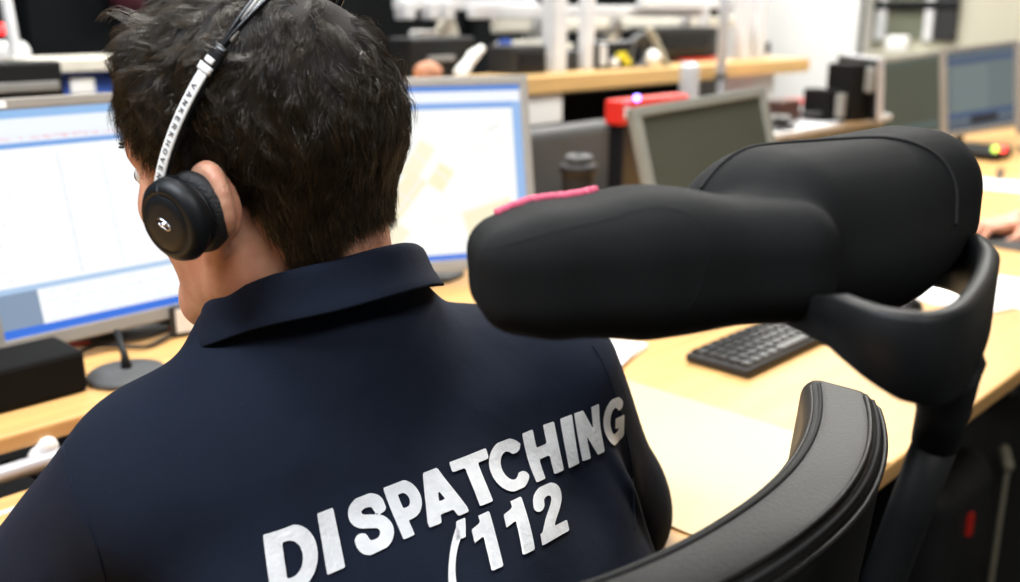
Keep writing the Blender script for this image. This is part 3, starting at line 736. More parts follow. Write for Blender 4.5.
# bracket: flat loop behind the headrest
LP = smoothpath([(.545, .300, 1.079), (.520, .262, 1.079), (.498, .232, 1.079), (.486, .205, 1.079), (.491, .183, 1.079), (.515, .177, 1.079), (.560, .184, 1.079), (.617, .198, 1.079), (.670, .217, 1.079), (.704, .245, 1.079), (.712, .290, 1.079)], 8)
def loop_f(bm):
    prev = None; n = len(LP)
    for i, p in enumerate(LP):
        t = LP[min(i+1, n-1)]-LP[max(i-1, 0)]; t[2] = 0; t /= np.linalg.norm(t); o = np.array((t[1], -t[0], 0)); o = o/np.linalg.norm(o)
        f = i/(n-1); hh = .007+.0145*min(1, f/.36)+.004*math.exp(-((f-.5)/.15)**2); zc = 1.110-.020*max(0, 1-f/.2)-.85*hh; th = .0065
        ring = [bm.verts.new(Vector(p*(1, 1, 0)+o*a*th+np.array((0, 0, zc+b*hh)))) for a, b in ((-1, -.88), (-.6, -1), (.6, -1), (1, -.88), (1, .85), (.6, 1), (-.6, 1), (-1, .85))]
        if prev:
            for k in range(8): bm.faces.new((prev[k], prev[(k+1) % 8], ring[(k+1) % 8], ring[k]))
        else: bm.faces.new(ring[::-1])
        prev = ring
    bm.faces.new(prev)
simple('headrest_bracket', 'bracketmat', loop_f, chair, True)
if False: simple('headrest_pivot', 'black', lambda bm: lathe(bm, [(0, -.05), (.014, -.05), (.016, -.04), (.016, .04), (.014, .05), (0, .05)], (.60, .255, 1.085), 20, Matrix.Rotation(math.radians(90), 3, 'Y')), chair, True)
p0, p1, p2 = at(948, 360, .565), at(942, 425, .59), at(876, 600, .63)
simple('headrest_clamp', 'black', lambda bm: tube(bm, [p0, p0*.7+p1*.3, p1*.8+p0*.2, p1+(p2-p1)*.1], [.020, .0175, .0150, .0135], 16), chair, True)
simple('headrest_post', 'black', lambda bm: tube(bm, [p1, p1+(p2-p1)*.5, p2, p2+(p2-p1)*.9], .0128, 20), chair, True)

# ------------------------------------------------------------------ the room
def struct(o): o['kind'] = 'structure'; return o
struct(boxo('floor', 'carpet', (3, 2.2, -.05), (9.5, 8.4, .1), None, 0))
struct(boxo('ceiling', 'ceil', (3, 2.2, 2.85), (9.5, 8.4, .1), None, 0))
struct(boxo('wall_back', 'room_dark', (2.0, 5.3, 1.4), (7.6, .1, 2.8), None, 0))
struct(boxo('wall_left', 'room_dark', (-1.75, 2.2, 1.4), (.1, 8.4, 2.8), None, 0))
struct(boxo('wall_front', 'grey', (3, -1.95, 1.4), (9.5, .1, 2.8), None, 0))
struct(boxo('wall_right', 'beige', (5.95, .4, 1.4), (.1, 4.9, 2.8), None, 0))
struct(boxo('wall_white', 'white', (5.75, 3.95, 1.4), (.1, 2.56, 2.8), None, 0)).name = 'wall_corner'
struct(boxo('trim_1', 'grey', (5.69, 2.685, 1.4), (.02, .03, 2.8), None, 0))
# worktops
def wt(bm):
    top, th = .74, .026
    out = [(-.9, .43), (.05, .43), (.10, .74), (.26, .80), (.62, .80), (.735, .76), (.750, .43), (3.56, .43), (3.56, 1.45), (1.50, 1.45), (1.50, 1.105), (-.9, 1.105)]
    vs = [bm.verts.new((x, y, top-th)) for x, y in out]; f = bm.faces.new(vs)
    e = bmesh.ops.extrude_face_region(bm, geom=[f]); bmesh.ops.translate(bm, verts=[v for v in e['geom'] if isinstance(v, bmesh.types.BMVert)], vec=(0, 0, th))
desk = thing('desk', 'long light wooden desk with a cut-out where the dispatcher sits', 'desk')
simple('desktop', 'wood', wt, desk, False, .004)
for u in (-.8, 1.0, 3.45): boxo('desk_leg', 'grey', (u, 1.0, .36), (.05, .06, .70), desk, .004)
boxo('modesty_panel', 'dark', (1.9, 1.02, .45), (1.9, .02, .5), desk, .003)
f0 = on(905, 556, 2, .05); f1 = on(985, 586, 2, .05)
boxo('desk_foot', 'grey', (1.93, .62, .03), (.06, .56, .05), desk, .01)
desk2 = thing('desk', 'light wooden desk under the two distant monitors at the right', 'desk')
boxo('desktop', 'wood', (4.47, 1.35, .727), (1.76, 1.10, .026), desk2, .004); boxo('desk_leg', 'grey', (5.2, 1.35, .36), (.06, .9, .70), desk2, .004); boxo('desk_leg', 'grey', (3.70, 1.35, .36), (.06, .9, .70), desk2, .004)
sh_ = thing('monitor_shelf', 'raised wooden shelf carrying the bright monitors behind the desk', 'shelf')
boxo('shelf_board', 'wood', (.30, 1.40, .779), (2.38, .50, .022), sh_, .004)
for u in (-.6, .2, 1.3): boxo('bracket', 'grey', (u, 1.50, .38), (.04, .20, .76), sh_, .003)
tag(simple('metal_tube', 'alu', lambda bm: tube(bm, [(-.85, 1.135, .752), (.95, 1.135, .752)], .0105, 16), None, True), 'round grey metal tube running below the front edge of the monitor shelf', 'tube')
tag(boxo('desk_mat', 'pad', (.945, .668, .7415), (.310, .470, .003), None, .001), 'large pale cream mat lying on the desk right of the dispatcher', 'desk mat')
# ------------------------------------------------------------------ monitors
def screen_mat(name, strength, rough=.25):
    m = mat(name, (.02, .02, .02), rough, noise=.05); nt = m.node_tree; b = nt.nodes['Principled BSDF']
    a = nt.nodes.new('ShaderNodeVertexColor'); a.layer_name = 'Col'
    nt.links.new(a.outputs[0], b.inputs['Emission Color']); b.inputs['Emission Strength'].default_value = strength; return m
M['scr_l'] = screen_mat('bright screen', .70); M['scr_f'] = screen_mat('dim screen', .55)
def srgb(c): return [((x/255+.055)/1.055)**2.4 if x > 10 else x/3294 for x in c]
def paint(nx, ny, base, items):
    A = np.zeros((ny, nx, 3)); A[:] = srgb(base); yy, xx = np.mgrid[0:ny, 0:nx]; X = (xx+.5)/nx; Y = (yy+.5)/ny
    for it in items:
        k = it[0]
        if k == 'r': _, x0, y0, x1, y1, c = it; A[(X >= x0) & (X < x1) & (Y >= y0) & (Y < y1)] = srgb(c)
        elif k == 'rot':
            _, cx, cy, w, h, ang, c = it; a = math.radians(ang); dx, dy = (X-cx)*1.25, Y-cy; p = dx*math.cos(a)+dy*math.sin(a); q = -dx*math.sin(a)+dy*math.cos(a)
            A[(abs(p) < w/2) & (abs(q) < h/2)] = srgb(c)
        elif k == 'text':
            _, x0, y0, x1, y1, dy, c, dens = it; r = np.random.default_rng(int(x0*1000+y0*977)); row = ((Y-y0)/dy).astype(int)
            msk = (X >= x0) & (X < x1) & (Y >= y0) & (Y < y1) & (((Y-y0)/dy) % 1 < .45) & (r.random((ny, nx)) < dens); A[msk] = srgb(c)
    return A
def monitor(label, w, h, TL, yaw, tilt, roll=0, A=None, bez='bezel', bw=.016, smat='scr_l', base_z=.79, group=None, sticker=False, stand=True):
    t = thing('monitor', label, 'monitor', group)
    R = Matrix.Rotation(math.radians(yaw), 3, 'Z') @ Matrix.Rotation(math.radians(-tilt), 3, 'X') @ Matrix.Rotation(math.radians(-roll), 3, 'Y'); TLv = Vector([float(q) for q in TL])
    W = lambda x, y, z: TLv + R @ Vector((x, y, z))
    def hous(bm):
        box(bm, W(w/2, .022, -h/2), (w-.012, .016, h-.012), R)
        box(bm, W(w/2, .045, -h/2), (w*.6, .03, h*.55), R)
    simple('housing', 'darkgrey' if bez != 'alu' else 'black', hous, t, False, .004)
    def bz(bm):
        for c, s in (((w/2, .008, -bw/2), (w, .022, bw)), ((w/2, .008, -h+bw/2*1.3), (w, .022, bw*1.3)), ((bw/2, .008, -h/2), (bw, .022, h-bw*2)), ((w-bw/2, .008, -h/2), (bw, .022, h-bw*2))): box(bm, W(*c), s, R)
    simple('bezel', bez, bz, t, False, .002)
    x0, x1, z0, z1 = bw*.9, w-bw*.9, -bw*.9, -h+bw*1.2
    if A is None:
        simple('screen', 'greenscreen', lambda bm: box(bm, W(w/2, .006, (z0+z1)/2), (x1-x0, .004, z0-z1), R), t)
    else:
        ny, nx = A.shape[:2]; gx = np.linspace(x0, x1, nx+1); gz = np.linspace(z0, z1, ny+1); Rn = np.array(R); T = np.array(TLv)
        GX, GZ = np.meshgrid(gx, gz); V = T+np.stack([GX.ravel(), np.full(GX.size, .004), GZ.ravel()], 1) @ Rn.T
        i, j = np.meshgrid(np.arange(ny), np.arange(nx), indexing='ij'); a = (i*(nx+1)+j).ravel(); Q = np.stack([a, a+nx+1, a+nx+2, a+1], 1)
        me = rawmesh('screen', V, Q, False); ca = me.color_attributes.new('Col', 'FLOAT_COLOR', 'CORNER')
        C4 = np.ones((len(Q), 4, 4), np.float32); C4[:, :, :3] = A.reshape(-1, 1, 3); ca.data.foreach_set('color', C4.ravel()); link('screen', me, smat, t)
    if stand:
        m0 = W(w/2, .06, -h*.55); bx = Vector((m0.x, m0.y+0, base_z)) + RZ(math.radians(yaw)) @ Vector((0, .02, 0))
        simple('stand_neck', 'darkgrey', lambda bm: tube(bm, [Vector((bx.x, bx.y, base_z+.01)), Vector((bx.x, bx.y, m0.z-.03)), m0], .018, 12), t, True)
        simple('stand_base', 'darkgrey', lambda bm: lathe(bm, [(0, 0), (.095, 0), (.095, .006), (.03, .012), (0, .012)], (bx.x, bx.y, base_z+.0005), 40), t, True)
    if sticker:
        simple('name_sticker', 'label', lambda bm: box(bm, W(.062, -.004, -.0085), (.036, .001, .009), R), t)
        st = simple('brand_plate', 'gloss_black', lambda bm: box(bm, W(.030, -.004, -.0085), (.024, .001, .008), R), t)
        def mp(x, y): return W(.048+x*.0042*1.3, -.0048, -.0085+(y-.5)*.0042)
        word('sticker_text', 'III IIIIIIII', mp, 'ink', t, gap=.1, hw_=.09, res=.12)
    return t
AL = paint(200, 160, (251, 253, 253), [('r', 0, 0, 1, .045, (150, 190, 235)), ('r', 0, .045, 1, .115, (238, 244, 250)), ('r', 0, .115, 1, .15, (236, 240, 250)), ('text', .05, .125, .9, .15, .03, (235, 170, 175), .3),
    ('r', 0, .15, 1, .178, (120, 165, 225)), ('text', .02, .21, .98, .76, .022, (230, 236, 241), .30), ('r', .30, .2, .304, .76, (215, 222, 232)), ('r', .45, .2, .454, .76, (222, 230, 238)), ('r', .62, .2, .624, .76, (222, 230, 238)), ('r', .75, .2, .753, .76, (222, 230, 238)),
    ('text', .02, .21, .16, .76, .022, (244, 220, 222), .18),
    ('r', 0, .775, 1, .80, (172, 200, 232)), ('r', 0, .80, .14, .955, (130, 150, 175)), ('r', .14, .80, 1, .955, (246, 249, 251)), ('text', .16, .82, .95, .95, .03, (226, 232, 240), .3), ('r', 0, .955, 1, 1, (48, 112, 220))])
AM = paint(200, 160, (251, 251, 246), [('r', 0, 0, 1, .035, (92, 140, 215)), ('r', 0, .035, 1, .10, (240, 244, 250)), ('r', 0, .10, 1, .135, (130, 170, 228)), ('r', .955, .1, 1, .96, (150, 185, 232)),
    ('rot', .50, .42, .22, .10, -55, (252, 241, 212)), ('rot', .60, .52, .14, .10, -55, (252, 238, 200)), ('rot', .42, .62, .30, .12, -50, (250, 238, 205)), ('rot', .82, .78, .30, .18, -15, (251, 238, 205)), ('rot', .3, .8, .3, .2, 40, (250, 240, 212)),
    ('rot', .52, .50, .5, .008, -52, (240, 242, 250)), ('rot', .58, .48, .4, .008, 40, (236, 240, 246)), ('rot', .45, .28, .30, .008, -50, (226, 232, 236)), ('rot', .86, .25, .10, .010, -25, (214, 220, 220)), ('rot', .8, .36, .30, .006, -18, (230, 234, 234)), ('rot', .5, .7, .6, .008, 42, (232, 236, 240)), ('rot', .7, .72, .4, .007, -20, (226, 230, 236)),
    ('r', 0, .965, 1, 1, (60, 120, 222))])
mL = monitor('bright monitor showing a white table window, left of the dispatcher\'s face', .43, .337, (.425, 1.428, 1.146), 0, 13.5, A=AL, sticker=True, bw=.015)
TLm = np.array((.962, 1.436, 1.148))
mM = monitor('bright monitor showing a pale street map, between the dispatcher\'s head and the headrest', .415, .337, TLm, -28, 12, A=AM, bez='silver', bw=.015)
mG = monitor('switched-off monitor with grey-green screen standing behind the headrest', .37, .31, at(632, 108, 1.9), -12, 16, 4, bez='greybezel', bw=.019, base_z=.7405)
AF1 = paint(60, 48, (84, 88, 74), [('r', 0, 0, 1, .06, (92, 104, 96)), ('r', 0, .85, 1, .92, (92, 110, 112))])
AF2 = paint(60, 48, (112, 124, 126), [('r', 0, 0, 1, .05, (84, 98, 118)), ('r', 0, .08, 1, .17, (74, 92, 124)), ('r', .1, .2, .6, .8, (120, 134, 134)), ('r', 0, .78, 1, .86, (70, 92, 128)), ('r', 0, .9, 1, .97, (80, 92, 110)), ('r', .35, .84, .75, .93, (34, 36, 42))])
mF1 = monitor('distant monitor with dull olive screen, left of the bluish one', .40, .335, at(872, 60, 3.8), -17, 6, 4, AF1, bez='bezel', smat='scr_f', base_z=.7405)
mF2 = monitor('distant monitor with bluish-grey screen and dark blue bands', .40, .335, at(943, 49, 3.75), -21, 6, 4, AF2, bez='bezel', smat='scr_f', base_z=.7405)
AF3 = paint(40, 32, (225, 235, 245), [('r', 0, .9, 1, 1, (50, 100, 210)), ('r', 0, .3, 1, .4, (235, 200, 210))])
mF3 = monitor('bright distant monitor cut off by the right edge of the photo', .40, .335, at(1021, 42, 3.65), -35, 6, 3, AF3, bez='bezel', smat='scr_l', base_z=.7405)
mE = monitor('black-backed monitor with pale bezel seen nearly edge-on before the beige wall', .36, .21, at(884, 58, 3.3), 46, 4, 0, None, bez='alu', base_z=.896)
mE.name = 'monitor'
# ------------------------------------------------------------------ things on the near desks
tag(boxo('loudspeaker', 'matte', (.27, 1.265, .818), (.436, .09, .055), None, .006), 'long black speaker box standing on the shelf under the left monitor', 'speaker')
mic = thing('microphone_stand', 'black round-based stand with thin stem on the shelf under the monitor', 'stand')
simple('base', 'darkgrey', lambda bm: lathe(bm, [(0, 0), (.050, 0), (.052, .004), (.048, .009), (.016, .013), (0, .014)], (.545, 1.232, .7905), 40), mic, True)
simple('stem', 'black', lambda bm: tube(bm, [(.545, 1.232, .80), (.547, 1.240, .82), (.550, 1.262, .848)], [.008, .0045, .004], 10), mic, True)
tag(simple('cable', 'seam', lambda bm: tube(bm, smoothpath([(.48, 1.33, .793), (.56, 1.36, .80), (.62, 1.32, .795), (.70, 1.38, .80), (.62, 1.44, .80)], 8), .003, 6), None, True), 'thin black cable lying on the shelf behind the round stand', 'cable')
tag(simple('cable', 'red', lambda bm: tube(bm, smoothpath([(.52, 1.42, .793), (.58, 1.40, .794), (.64, 1.41, .793), (.70, 1.36, .793)], 8), .0025, 6), None, True), 'thin red cable lying on the shelf behind the round stand', 'cable')
note = thing('note_board', 'small white note in a dark holder leaning below the left monitor', 'note holder')
boxo('holder', 'dark', (.700, 1.335, .815), (.07, .006, .048), note, .002, RZ(-.2)); boxo('note', 'paper', (.698, 1.331, .816), (.052, .002, .036), note, 0, RZ(-.2))
tag(boxo('upright_bar', 'alu', (.760, 1.335, .815), (.010, .02, .048), None, .002), 'narrow silver upright bar beside the note below the left monitor', 'bar')
tag(fromfield('paper_lump', [ell((.395, 1.150, .752), (.016, .012, .016)), ell((.402, 1.145, .765), (.012, .010, .012)), ell((.388, 1.155, .742), (.014, .012, .010))], .0025, 'paper', k=.004), 'crumpled white scrap by the tube below the monitor shelf', 'paper')
lb = tag(boxo('desk_label', 'label', on(11, 510, 2, .7408), (.030, .008, .0008), None, 0), 'small white printed label strip stuck on the desk at the left edge', 'label')
b0 = on(11, 510, 2, .7413)
word('label_text', 'III IIIIII', lambda x, y: Vector((b0[0]-.011+x*.004*1.3, b0[1]+(y-.5)*.004, b0[2])), 'ink', lb, gap=.1, hw_=.09, res=.12)
tag(simple('cable', 'black', lambda bm: tube(bm, smoothpath([on(-30, 560, 2, .744), on(0, 532, 2, .744), on(25, 518, 2, .744), on(60, 512, 2, .744)], 8), .0022, 6), None, True), 'thin black cable across the desk at the lower left', 'cable')
tag(simple('cable', 'black', lambda bm: tube(bm, smoothpath([on(-20, 480, 2, .735), on(8, 462, 2, .735), on(24, 470, 2, .735), on(40, 480, 2, .735)], 8), .003, 6), None, True), 'black cable hanging in the gap below the monitor shelf', 'cable')
# keyboard
kb = thing('keyboard', 'black keyboard lying on the desk below the headrest', 'keyboard')
def kbf(bm): box(bm, (1.226+.225, .757, .748), (.45, .150*.68*1.0+.0, .012))
boxo('case', 'dark', (1.451, .757, .7485), (.450, .110, .014), kb, .004)
for i in range(18):
    for j in range(5):
        if (i, j) in ((4, 0), (5, 0), (6, 0), (7, 0)): continue
        if i in (14,): continue
        w = .019
        boxo('key', 'gloss_black', (1.243+i*.0247, .716+j*.0205, .7575), (w, .0165, .006), kb, .0015)
boxo('key', 'gloss_black', (1.243+5.5*.0247, .716, .7575), (.092, .0165, .006), kb, .0015)
pp = thing('paper_stack', 'small stack of white paper on the desk beside the dispatcher\'s right shoulder', 'paper')
for k in range(3): boxo('sheet', 'paper', (1.16, .93, .7425+k*.0025), (.15, .11, .002), pp, 0, RZ(.25+.06*k))
tag(simple('mouse', 'gloss_black', lambda bm: lathe(bm, [(0, 0), (.028, 0), (.031, .008), (.026, .020), (.014, .027), (0, .029)], on(905, 312, 2, .7405), 32), None, True), 'small shiny black puck-shaped device on the desk seen through the bracket', 'mouse')
tag(boxo('paper_sheet', 'paper', on(935, 290, 2, .742), (.16, .30, .003), None, 0, RZ(-.35)), 'white sheet seen through the headrest bracket loop', 'paper')
tag(boxo('paper_sheet', 'paper', on(1012, 292, 2, .742), (.22, .20, .004), None, 0, RZ(.05)), 'white sheet on the desk at the right edge, right of the bracket', 'paper')
tag(boxo('folder', 'blue', on(915, 283, 2, .7425), (.10, .05, .004), None, 0, RZ(-.6)), 'small blue-green folder corner on the desk above the bracket loop', 'folder') 
# second person's forearm and hand
SL = np.array((3.30, .30, .80))
def person2():
    t = thing('person', 'person at the far right, only a bare forearm and hand on the desk visible', 'person')
    wr = on(1018, 222, 2, .768); dv = np.array((-.86, .42, -.10)); el = wr+np.array((.24, -.22, .03))
    P = [(cap(wr, el, .026, .040), .02)]+hand(wr, dv, 1)
    sh0 = el+np.array((.10, -.20, .22)); ch = sh0+np.array((.18, -.02, -.10))
    P += [(cap(el, sh0, .042, .055), .03), (ell(ch, (.19, .12, .26)), .06), (ell(ch+np.array((0, -.02, -.30)), (.17, .14, .16)), .06), (cap(ch+np.array((0, 0, .18)), ch+np.array((0, .03, .33)), .055), .04), (ell(ch+np.array((0, .05, .43)), (.078, .098, .118)), .03)]
    fd = Field(lin([(wr[0]-.20, wr[0]+.02, .004), (wr[0]+.02, wr[0]+.80, .009)]), lin([(wr[1]-.75, wr[1]-.06, .009), (wr[1]-.06, wr[1]+.17, .004)]), lin([(.25, .73, .01), (.73, .82, .004), (.82, 1.55, .009)]))
    for p, k in P: fd.add(p, k)
    link('body', fd.mesh('body'), 'skin', t)
    fromfield('shirt', [cap(el+np.array((.03, -.06, .07)), sh0, .056, .066), ell(ch, (.20, .13, .27)), ell(ch+np.array((0, -.02, -.30)), (.18, .15, .17))], .009, 'navy', t, k=.05)
    fromfield('hair', [ell(ch+np.array((0, .02, .46)), (.085, .10, .10))], .008, 'scalp', t)
person2()
# ------------------------------------------------------------------ counter and rack behind
M['kn'] = mat('dark room fabric', (.03, .032, .035), .9, noise=.2, nscale=30)
lg_ = thing('counter', 'long wooden counter board behind the monitors with white boxes under it', 'counter')
boxo('counter_top', 'wood2', (2.39, 2.03, 1.055), (2.58, .20, .05), lg_, .004)
boxo('counter_box', 'white', (1.98, 2.06, .985), (.50, .24, .085), lg_, .004)
boxo('counter_box', 'white', (3.30, 2.06, .985), (.34, .20, .085), lg_, .004)
boxo('counter_panel', 'room_dark', (2.39, 2.16, .50), (2.58, .03, 1.0), lg_, .004)
rack = thing('metal_rack', 'pale grey metal frame of posts and rails rising from the wooden counter', 'rack')
def post(px_, w, y=70, v=2.05, m='rackpaint', z1=1.75, z0=1.081):
    p = on(px_, y, 1, v); boxo('post', m, (p[0], v, (z0+z1)/2), (w, w, z1-z0), rack, .004); return p
post(554, .055); post(586, .038); post(740, .045); post(756, .045)
def rail(x0, x1, y, v, hgt, m, name='rail'):
    a, b = on(x0, y, 1, v), on(x1, y, 1, v); z = a[2]
    boxo(name, m, ((a[0]+b[0])/2, v, z), (abs(b[0]-a[0]), hgt*.8, hgt), rack, .006)
rail(395, 535, 4, 2.25, .035, 'rackpaint'); rail(470, 700, 12, 2.20, .040, 'rackpaint'); rail(494, 760, 26, 2.28, .045, 'cream'); rail(640, 765, 3, 2.15, .04, 'rackpaint')
rail(497, 545, 45, 2.2, .025, 'cream'); rail(560, 600, 47, 2.2, .02, 'cream')
for x in (535, 612, 682, 700): 
    p = on(x, 26, 1, 2.27); boxo('rail_clamp', 'rackpaint', (p[0], 2.27, p[2]+.01), (.045, .06, .11), rack, .006)
for x in (405, 430, 445): 
    p = on(x, 14, 1, 2.24); boxo('rail_clamp', 'rackpaint', (p[0], 2.24, p[2]+.01), (.04, .05, .05), rack, .006)
# front pole and short cylinder
pole = thing('metal_pole', 'thin bluish-grey upright pole standing in front of the wooden counter', 'pole')
pf = on(720, 88, 1, 1.88)
simple('tube', 'alu', lambda bm: tube(bm, [(pf[0], 1.88, .745), (pf[0], 1.88, 1.75)], .016, 16), pole, True)
simple('collar', 'dark', lambda bm: tube(bm, [(pf[0], 1.88, 1.035), (pf[0], 1.88, 1.052)], .021, 16), pole, True)
simple('foot', 'alu', lambda bm: lathe(bm, [(0, 0), (.06, 0), (.06, .01), (0, .012)], (pf[0], 1.88, 0), 24), pole, True)
simple('lower_tube', 'alu', lambda bm: tube(bm, [(pf[0], 1.88, .01), (pf[0], 1.88, .745)], .020, 16), pole, True)
pc = on(690, 62, 1, 1.86)
tag(simple('canister', 'alu', lambda bm: lathe(bm, [(0, 0), (.030, 0), (.031, .002), (.031, pc[2]-.02), (.027, pc[2]-.004), (0, pc[2]-.002)], (pc[0], 1.86, 0.001), 24), None, True), 'short silver post with domed top left of the thin pole, before the counter', 'post')
pl = thing('metal_pole', 'slanting pale grey pole rising in the upper left corner', 'pole')
a, b = at(24, 98, 2.3), at(4, -8, 2.36)
simple('tube', 'rackpaint', lambda bm: tube(bm, [a-(b-a)*.1, b+(b-a)*1.2], .0135, 16), pl, True)
simple('clamp', 'rackpaint', lambda bm: tube(bm, [at(36, 84, 2.3), at(36, 99, 2.3)], .022, 16), pl, True)
simple('foot', 'dark', lambda bm: tube(bm, [a-(b-a)*.1, (a[0], a[1], .0)], .016, 12), pl, True)
# things on and behind the counter
def gear(name, m, x0, y0, x1, y1, v, dep, label, cat, bev=.008, parts=()):
    a, b = on(x0, y1, 1, v), on(x1, y1, 1, v); top = on(x0, y0, 1, v)[2]; t = thing(name, label, cat)
    boxo('case', m, ((a[0]+b[0])/2, v+dep/2, (a[2]+top)/2), (b[0]-a[0], dep, abs(top-a[2])), t, bev)
    for (nm, mm, px0, py0, px1, py1) in parts:
        c0, c1 = on(px0, py1, 1, v-.004), on(px1, py0, 1, v-.004)
        boxo(nm, mm, ((c0[0]+c1[0])/2, v-.004, (c0[2]+c1[2])/2), (c1[0]-c0[0], .012, c1[2]-c0[2]), t, .003)
    return t
gear('equipment_box', 'gloss_black', 596, 42, 634, 70, 2.02, .10, 'black device with pale and yellow markings standing on the wooden counter', 'device', parts=[('front_panel', 'rackpaint', 600, 45, 606, 66), ('round_mark', 'paper', 611, 58, 618, 66), ('yellow_mark', 'yellow', 617, 52, 626, 60), ('yellow_mark', 'yellow', 624, 58, 630, 65), ('tan_mark', 'tan', 608, 35, 616, 41)])
gear('equipment_box', 'dark', 655, 28, 716, 58, 2.10, .12, 'charcoal box on the counter left of the thin bluish pole', 'device', parts=[('vent_panel', 'gloss_black', 662, 33, 708, 52)])
gear('equipment_box', 'dark', 516, 46, 547, 76, 2.02, .12, 'dark box on the counter just right of the map monitor', 'device', parts=[('vent_panel', 'gloss_black', 520, 52, 544, 70)])
gear('equipment_box', 'gloss_black', 560, 50, 579, 74, 2.06, .10, 'small black box between the two thick posts on the counter', 'device', parts=[('vent_panel', 'dark', 563, 54, 576, 70)])
gear('small_box', 'gloss_black', 765, 42, 771, 55, 2.03, .05, 'tiny black box near the right end of the wooden counter', 'box', parts=[('knob', 'dark', 766, 46, 769, 50)])
gear('equipment_box', 'black', 412, 38, 476, 78, 2.03, .10, 'black telephone console with a grey strip, behind the map monitor', 'device', parts=[('grey_strip', 'grey', 428, 55, 454, 62)])
cc = on(648, 58, 1, 2.0)
coil = thing('cable_coil', 'coiled black and grey cable with a round white plug on the counter', 'cable')
simple('coil', 'darkgrey', lambda bm: [tube(bm, [(cc[0]+r*math.cos(q), 2.03+.01*k, cc[2]+.01+r*math.sin(q)) for q in np.linspace(0, 2*math.pi, 30)], .012, 8) for k, r in ((0, .060), (1, .045))], coil, True)
simple('plug', 'paper', lambda bm: lathe(bm, [(0, 0), (.024, 0), (.028, .01), (.020, .03), (0, .032)], (cc[0]+.01, 2.0, cc[2]), 20, Matrix.Rotation(math.pi/2, 3, 'X')), coil, True)
tag(simple('cord', 'tan', lambda bm: tube(bm, smoothpath([on(648, 28, 1, 2.0), on(656, 42, 1, 1.99), on(665, 62, 1, 1.98), on(668, 68, 1, 1.98)], 6), .012, 8), None, True), 'tan cord slanting down onto the wooden counter', 'cord')
tag(boxo('folder', 'red', on(698, 60, 2, 1.083)+np.array((0, 0, .003)), (.28, .05, .006), None, .001), 'thin red folder lying on the wooden counter left of the pole', 'folder')
tag(fromfield('round_cap', [ell(on(428, 73, 1, 1.965), (.042, .032, .030))], .006, 'peach'), 'rounded peach-coloured object just above the map monitor, beside the head', 'object')
wc = thing('white_cloth', 'slanting white cloth behind the map monitor above its top edge', 'cloth')
fromfield('cloth', [cap(on(461, 73, 1, 1.97), on(473, 56, 1, 1.975), .020, .012), cap(on(473, 56, 1, 1.975), on(481, 49, 1, 1.98), .012)], .006, 'paper', wc, k=.02)
tag(fromfield('bag', [ell(on(447, 36, 1, 2.3), (.040, .03, .062))], .006, 'cream'), 'small cream pouch hanging above the black telephone console', 'bag')
tag(boxo('papers', 'paper', on(430, 34, 1, 2.32), (.12, .05, .022), None, .004), 'white papers lying left of the cream pouch behind', 'paper')
tag(simple('blue_cap', 'blue', lambda bm: lathe(bm, [(0, 0), (.02, 0), (.022, .03), (0, .034)], on(505, 50, 1, 2.15), 20), None, True), 'small round blue cap above the right end of the map monitor', 'cap')
# dark equipment cabinets along the back
cab = [(.5, 3.4, 1.15, 1.7, 'tall black cabinet at the back left behind the red lamp'), (2.05, 3.3, 1.75, 1.9, 'black equipment cabinet behind the metal rack, left half'), (3.90, 3.3, 1.85, 1.9, 'black equipment cabinet behind the metal rack, right half')]
for (u, v, w, hgt, lab) in cab:
    t = thing('cabinet', lab, 'cabinet')
    boxo('body', 'room_dark', (u, v, hgt/2), (w, .4, hgt), t, .01)
    for k in (-1, 1): dd = boxo('door', 'room_dark', (u+k*w/4, v-.21, hgt/2), (w/2-.02, .02, hgt-.05), t, .004); boxo('handle', 'darkgrey', (u+k*.04, v-.225, hgt/2), (.012, .02, .12), dd, .003)
# upper-left group
win = struct(boxo('window_1', 'window', on(38, 8, 1, 4.9), (.55, .04, .40), None, 0))
t = thing('cabinet', 'low grey-topped blue cabinet beyond the left monitor', 'cabinet')
a, b = on(54, 64, 1, 2.4), on(112, 64, 1, 2.4)
boxo('top', 'cream', (a[0]+.12, 2.4, a[2]), (.40, .20, .030), t, .004)
bd = boxo('body', 'blue', (a[0]+.12, 2.42, a[2]/2-.02), (.38, .18, a[2]-.02), t, .004)
c = on(83, 86, 1, 2.318); boxo('white_label', 'paper', (c[0], 2.322, c[2]), (.055, .012, .035), t, .002)
t = thing('monitor', 'black back of a monitor beyond the left bright monitor', 'monitor')
a, b = on(-20, 100, 1, 1.95), on(57, 60, 1, 1.95)
boxo('housing', 'black', ((a[0]+b[0])/2, 1.95, (a[2]+b[2])/2-.06), (b[0]-a[0], .04, b[2]-a[2]+.12), t, .006)
boxo('vent_strip', 'grey', ((a[0]+b[0])/2, 1.926, b[2]-.045), ((b[0]-a[0])*.85, .008, .018), t, .003)
simple('stand', 'black', lambda bm: tube(bm, [((a[0]+b[0])/2, 1.97, .0), ((a[0]+b[0])/2, 1.97, 1.0)], .02, 10), t)
wcx = on(18, 48, 1, 2.9)
t = thing('chair', 'white-backed chair behind the slanting pole in the upper left', 'chair')
fromfield('backrest', [rbox((wcx[0]-.03, 2.9, wcx[2]-.05), (.06, .03, .07), .03), rbox((wcx[0]-.01, 2.9, wcx[2]-.09), (.07, .03, .05), .03)], .008, 'white', t, k=.03)
simple('stem', 'grey', lambda bm: tube(bm, [(wcx[0]-.02, 2.92, .03), (wcx[0]-.02, 2.92, wcx[2]-.12)], .02, 10), t); boxo('seat', 'white', (wcx[0]-.15, 2.80, .50), (.36, .30, .05), t, .02)
